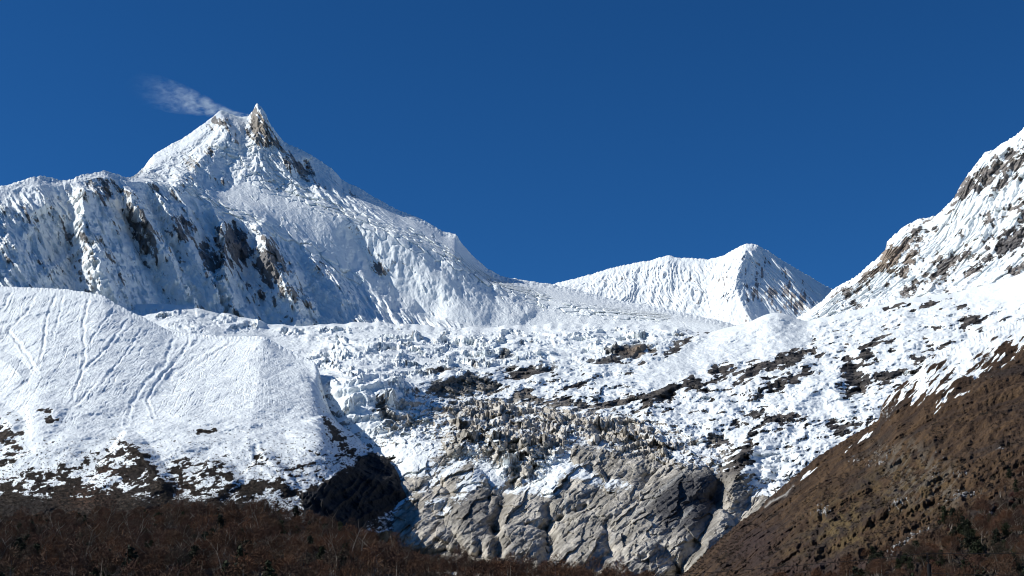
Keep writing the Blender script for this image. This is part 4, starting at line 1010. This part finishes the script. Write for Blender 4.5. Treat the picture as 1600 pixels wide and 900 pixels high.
def bake(name, items, mats, seed):
    """everything past the ones built singly: one mesh"""
    rng = np.random.RandomState(seed); vs = []; fs = []; mi = []; ev = []; off = 0
    for shapes, p, rz, s in items:
        e = rng.rand(); c, sn = math.cos(rz), math.sin(rz)
        for sh, m in shapes:
            if not sh.v: continue
            v = np.array(sh.v) * s; v = np.stack([v[:, 0] * c - v[:, 1] * sn, v[:, 0] * sn + v[:, 1] * c, v[:, 2]], -1) + p
            vs.append(v); fs += [tuple(i + off for i in f) for f in sh.f]; mi += [m] * len(sh.f); ev.append(np.full(len(v), e)); off += len(v)
    me = bpy.data.meshes.new(name); me.from_pydata(np.concatenate(vs).tolist(), [], fs)
    for m in mats: me.materials.append(m)
    me.polygons.foreach_set("material_index", np.array(mi, np.int32))
    a = me.attributes.new("each", 'FLOAT', 'POINT'); a.data.foreach_set("value", np.concatenate(ev).astype(f32))
    o = bpy.data.objects.new(name, me); COL.objects.link(o); o["kind"] = "stuff"
    return o

def thin(sh, n, grow):
    """a lighter copy of a crown for trees far away: fewer, wider twigs"""
    o = Shape(); rng = np.random.RandomState(n); k = len(sh.f[0]); pick = rng.permutation(len(sh.f))[:n]
    for i in pick:
        f = sh.f[i]; v = np.array([sh.v[q] for q in f]); c = v.mean(0); v = c + (v - c) * grow
        b = len(o.v); o.v += [tuple(q) for q in v]; o.f.append(tuple(range(b, b + len(f))))
    return o
FAR_BARE = []
for k, b in enumerate(BARE):
    rng = np.random.RandomState(60 + k); tr = Shape()
    st = (1, 2, 4, 5, 3, 1, 2)[k]; h = (9, 8.5, 7, 6.5, 4.5, 11, 6)[k]; sp = (0.08, .25, .4, .5, .8, .05, .35)[k]
    for s in range(st):
        a = 6.283 * (s + .5 * rng.rand()) / st
        tr.tube([(0, 0, -.5), (math.cos(a) * sp * h * .22, math.sin(a) * sp * h * .22, h * .4), (math.cos(a) * sp * h * .45, math.sin(a) * sp * h * .45, h * .7)], [0.17, .11, .03], 3)
    FAR_BARE.append((tr, thin(b[4], 620, 1.45)))
FAR_EVER = [(Shape(), thin(e[4], 260, 1.9)) for e in EVER]

def plant_hills():
    rng = np.random.RandomState(5)
    crest = [(-200,812),(150,809),(400,795),(600,847),(760,890),(990,917),(1100,930)]
    P = surface_points(WOOD, 12.2, lambda U, V: ((V < 935) & (U > -90) & (U < 1050)).astype(float), 3)
    edge_r = [(1080,915),(1180,905),(1240,905),(1330,892),(1400,858),(1440,832),(1480,800),(1540,765),(1600,735),(1660,715)]
    Q = surface_points(HILL, 9.0, lambda U, V: (V < 985) * (U < 1680) * smooth01(-6, 60, V - cv(U, edge_r)) * 1.0, 4)
    items = []
    for hill, pts in (("wood", P), ("slope", Q)):
        px, py = to_px(pts[:, 0], pts[:, 1], pts[:, 2])
        clump = fbm(pts[:, 0] / 60, pts[:, 1] / 60, 3, 12)
        for p, x, y, cl in zip(pts, px, py, clump):
            r = rng.rand(); s = (0.85 + 0.6 * rng.rand() ** 1.5) * (1.5 if hill == "wood" else 1.2)
            if hill == "wood": kind = "ever" if r < 0.10 + 0.8 * max(0, cl) else "bare"
            else: kind = "ever" if r < 0.26 else ("shrub" if r < 0.55 else "bare")
            if hill == "wood" and x > 620:
                s *= 0.8
                if kind == "ever" and rng.rand() < 0.8: kind = "bare"
            if kind == "ever": s *= 1.05
            top = to_px(p[0], p[1], p[2] + 7 * s)
            if top[1] > 899 or x < -25 or x > 1625: 
                continue
            items.append((hill, kind, p, x, y, s, 2000.0 / p[1]))
    out = {"bare": [], "ever": [], "shrub": []}
    for it in items: out[it[1]].append(it)
    rest = []
    for kind, name, cat, lib in (("bare", "bare_tree", "tree", BARE), ("ever", "evergreen_tree", "tree", EVER), ("shrub", "shrub", "shrub", SHRUB)):
        seen = [it for it in out[kind] if it[4] < 905]; low = [it for it in out[kind] if it[4] >= 905]
        seen.sort(key=lambda it: it[2][1] / it[5])
        for n, it in enumerate(seen):
            k = rng.randint(len(lib)); rz = rng.rand() * 6.283
            where = {"wood": "in the dark wood", "slope": "on the brown slope"}[it[0]]
            grp = {"bare": "bare trees ", "ever": "evergreen trees ", "shrub": "shrubs "}[kind] + where
            if n < 300: place(lib[k], name, cat, grp, None, it[2], rz, it[5], lib[k][2] + " " + where)
            else: rest.append((it, kind, k, rz))
        for it in low: rest.append((it, kind, rng.randint(len(lib)), rng.rand() * 6.283))
    baked = []
    for it, kind, k, rz in rest:
        if kind == "bare": sh = FAR_BARE[k]; baked.append((((sh[0], 0), (sh[1], 1)), it[2], rz, it[5]))
        elif kind == "ever": baked.append((((FAR_EVER[k][1], 2),), it[2], rz, it[5]))
    bake("forest", baked, [plant_mat("forest_bark", BARKS, stuff=True), plant_mat("forest_twigs", TWIGS, stuff=True), plant_mat("forest_green", GREENS, stuff=True)], 9)
    print("trees", {k: len(v) for k, v in out.items()}, "baked", len(baked))
plant_hills()

def plant_scrub():
    """low bushes on the bare ground at the foot of the snow"""
    G = MORAINE; m = SCRUB_MASK
    P = surface_points(G, 3.9, lambda U, V: (m[:-1, :-1] + 0.0) * ((V < 835) & (U > -40) & (U < 600)), 31)
    rng = np.random.RandomState(32)
    lib = []
    for k in range(5):
        sh = Shape()
        for q in range(26):
            v = rng.normal(size=3); v /= np.linalg.norm(v); v[2] = abs(v[2])
            sh.blade(v * (0.5 + rng.rand()) * (1.3, 1.3, 0.9), v * 0.6 + rng.normal(size=3) * 0.5 + (0, 0, 0.3), 0.16 + 0.12 * rng.rand(), rng.normal(size=3))
        lib.append(sh)
    n = even(fbm(HILL.U / 26, HILL.V / 16, 4, 94) * .8 + fbm(HILL.U / 90, HILL.V / 60, 3, 95) * .5)[:-1, :-1]
    Q = surface_points(HILL, 6.2, lambda U, V: smooth01(.45, .9, n) * (0.10 + 0.9 * smooth01(-120, 60, V - cv(U, [(960, 985), (1080, 915), (1180, 850), (1300, 790), (1450, 730), (1600, 640), (1700, 600)]))) * ((V < 940) & (V > 560) & (U < 1660)), 34)
    P = np.concatenate([P, Q])
    bake("scrub", [(((lib[rng.randint(5)], 0),), p - np.array([0, 0, .2]), rng.rand() * 6.28, 0.6 + 1.1 * rng.rand() ** 1.5) for p in P],
         [plant_mat("scrub_twigs", [(0.030,0.022,0.018),(0.055,0.036,0.024),(0.022,0.022,0.014),(0.07,0.04,0.025)], stuff=True)], 33)
    print("scrub", len(P))
plant_scrub()

# ------------------------------------------------------------------ the power pole, its wires, the snow blown off the summit
def pole():
    m_p, nt, b = new_mat("dark_steel")
    geo = nt.nodes.new("ShaderNodeNewGeometry"); n = noise_node(nt, geo.outputs["Position"], 3.0)
    r = nt.nodes.new("ShaderNodeValToRGB"); r.color_ramp.elements[0].color = (0.008,0.008,0.009,1); r.color_ramp.elements[1].color = (0.022,0.021,0.021,1)
    nt.links.new(n, r.inputs[0]); nt.links.new(r.outputs[0], b.inputs["Base Color"]); b.inputs["Roughness"].default_value = 0.9; b.inputs["Specular IOR Level"].default_value = 0.1
    D = 120.0
    x, y, zt = unproj(1449.5, 863.5, D); _, _, zb = unproj(1449.5, 881, D)
    root = bpy.data.objects.new("utility_pole", None); COL.objects.link(root); root.location = (x, y, 0)
    root["label"] = "dark power pole with short crossarms standing before the brown slope"; root["category"] = "utility pole"
    def part(name, sh, parent):
        o = bpy.data.objects.new(name, sh.mesh(name, m_p)); COL.objects.link(o); o.parent = parent; return o
    s = Shape(); s.tube([(0.05, 0, 0), (0.04, 0, zb * .6), (0.02, 0, zb - 0.05), (0, 0, zb)], [0.21, 0.19, 0.165, 0.11], 12); part("post", s, root)
    s = Shape(); s.tube([(0, 0, zb - 0.1), (0, 0, zt + .02)], [0.06, 0.05], 8); part("mast", s, root)
    for k in range(4):
        z = zb + (zt - zb) * (0.20 + 0.21 * k)
        s = Shape(); s.tube([(-0.13, 0, z), (0.15, 0, z)], [0.028, 0.028], 6); c = part("crossarm", s, root)
        for q in (-0.12, 0.14):
            s = Shape(); s.tube([(q, 0, z), (q, 0, z + 0.05), (q, 0, z + 0.09)], [0.035, 0.045, 0.02], 8); part("insulator", s, c)
    def wire(pts, label):
        s = Shape(); P = []
        for (ax, ay, ad), (bx, by, bd), sag in pts:
            a = np.array(unproj(ax, ay, ad)); b_ = np.array(unproj(bx, by, bd))
            for t in np.linspace(0, 1, 16)[(1 if P else 0):]:
                P.append(a + (b_ - a) * t - np.array([0, 0, sag * 4 * t * (1 - t)]))
        s.tube(P, [0.024] * len(P), 5)
        o = bpy.data.objects.new("power_line", s.mesh("power_line", m_p)); COL.objects.link(o); o["label"] = label; o["category"] = "cable"
    wire([((780, 912, 150), (1449.5, 864.5, D), 0.35), ((1449.5, 864.5, D), (1720, 860, 112), 0.12)], "thin black wire running from the pole top across the brown slope")
    wire([((1452, 896, D - .3), (1720, 899, 112), 0.05)], "thin lower black wire at the bottom right below the pole's crossarms")
pole()

def plume():
    """ice crystals torn off the summit ridge by the wind, drifting left"""
    path = [((392,181),3,0),((375,180),5,5),((350,174),10,20),((320,165),18,40),((290,156),25,70),((255,147),29,110),((222,138),28,150),((190,130),12,180)]
    vs = []; fs = []; n = 14; ax = []
    P = [np.array(unproj(a, b, 10660.0 - dd)) for (a, b), r, dd in path]; m = [r * 4.85 for _, r, _ in path]
    for i, (p, r) in enumerate(zip(P, m)):
        for k in range(n):
            q = 2 * math.pi * k / n; vs.append(tuple(p + np.array([0, math.cos(q) * r * 1.3, math.sin(q) * r])))
    for i in range(len(P) - 1):
        for k in range(n): fs.append((i * n + k, i * n + (k + 1) % n, (i + 1) * n + (k + 1) % n, (i + 1) * n + k))
    fs.append(tuple(range(n))[::-1]); fs.append(tuple((len(P) - 1) * n + k for k in range(n)))
    me = bpy.data.meshes.new("snow_plume"); me.from_pydata(vs, [], fs)
    import bmesh
    bm = bmesh.new(); bm.from_mesh(me); bmesh.ops.recalc_face_normals(bm, faces=bm.faces); bm.to_mesh(me); bm.free()
    mat = bpy.data.materials.new("blown_snow"); mat.use_nodes = True; nt = mat.node_tree; nt.nodes.clear()
    out = nt.nodes.new("ShaderNodeOutputMaterial"); vol = nt.nodes.new("ShaderNodeVolumePrincipled"); nt.links.new(vol.outputs[0], out.inputs["Volume"])
    vol.inputs["Color"].default_value = (0.88, 0.97, 0.99, 1); vol.inputs["Anisotropy"].default_value = 0.2
    geo = nt.nodes.new("ShaderNodeNewGeometry"); sep = nt.nodes.new("ShaderNodeSeparateXYZ"); nt.links.new(geo.outputs["Position"], sep.inputs[0])
    x0, x1 = P[-1][0], P[0][0]
    f = math_node(nt, 'DIVIDE', math_node(nt, 'SUBTRACT', sep.outputs["X"], x0), x1 - x0)          # 0 at the far end, 1 at the summit
    cen = nt.nodes.new("ShaderNodeFloatCurve"); cen.inputs["Factor"].default_value = 1; nt.links.new(f, cen.inputs["Value"])
    zs = [p[2] for p in P]; zmin, zmax = min(zs), max(zs)
    cu = cen.mapping.curves[0]
    pts = sorted(((p[0] - x0) / (x1 - x0), (p[2] - zmin) / (zmax - zmin)) for p in P)
    cu.points[0].location = pts[0]; cu.points[1].location = pts[-1]
    for q in pts[1:-1]: cu.points.new(*q)
    cen.mapping.update()
    zc = math_node(nt, 'MULTIPLY_ADD', cen.outputs[0], zmax - zmin, zmin)
    rad = nt.nodes.new("ShaderNodeFloatCurve"); nt.links.new(f, rad.inputs["Value"]); cu = rad.mapping.curves[0]; mm = max(m)
    pts = sorted(((p[0] - x0) / (x1 - x0), r / mm) for p, r in zip(P, m))
    cu.points[0].location = pts[0]; cu.points[1].location = pts[-1]
    for q in pts[1:-1]: cu.points.new(*q)
    rad.mapping.update()
    rr = math_node(nt, 'MULTIPLY', rad.outputs[0], mm)
    e = math_node(nt, 'DIVIDE', math_node(nt, 'SUBTRACT', sep.outputs["Z"], zc), rr)
    fall = math_node(nt, 'MAXIMUM', math_node(nt, 'SUBTRACT', 1.0, math_node(nt, 'MULTIPLY', e, e)), 0.0)
    mp = nt.nodes.new("ShaderNodeMapping"); mp.inputs["Rotation"].default_value = (0, math.radians(-16), 0); mp.inputs["Scale"].default_value = (0.006, 0.008, 0.012)
    nt.links.new(geo.outputs["Position"], mp.inputs["Vector"])
    nn = noise_node(nt, mp.outputs[0], 2.2, 6.0, 0.62, 0.6)
    mr = nt.nodes.new("ShaderNodeMapRange"); mr.inputs["From Min"].default_value = 0.46; mr.inputs["From Max"].default_value = 0.80; nt.links.new(nn, mr.inputs["Value"])
    fade = math_node(nt, 'POWER', math_node(nt, 'MAXIMUM', math_node(nt, 'MINIMUM', f, 1.0), 0.0), 2.6)
    den = math_node(nt, 'MULTIPLY', math_node(nt, 'MULTIPLY', mr.outputs[0], fall), math_node(nt, 'MULTIPLY', fade, 0.042))
    nt.links.new(den, vol.inputs["Density"])
    me.materials.append(mat)
    o = bpy.data.objects.new("snow_plume", me); COL.objects.link(o); o["kind"] = "stuff"
    o["label"] = "thin white plume of blown snow trailing left from the summit"; o["category"] = "snow plume"
plume()
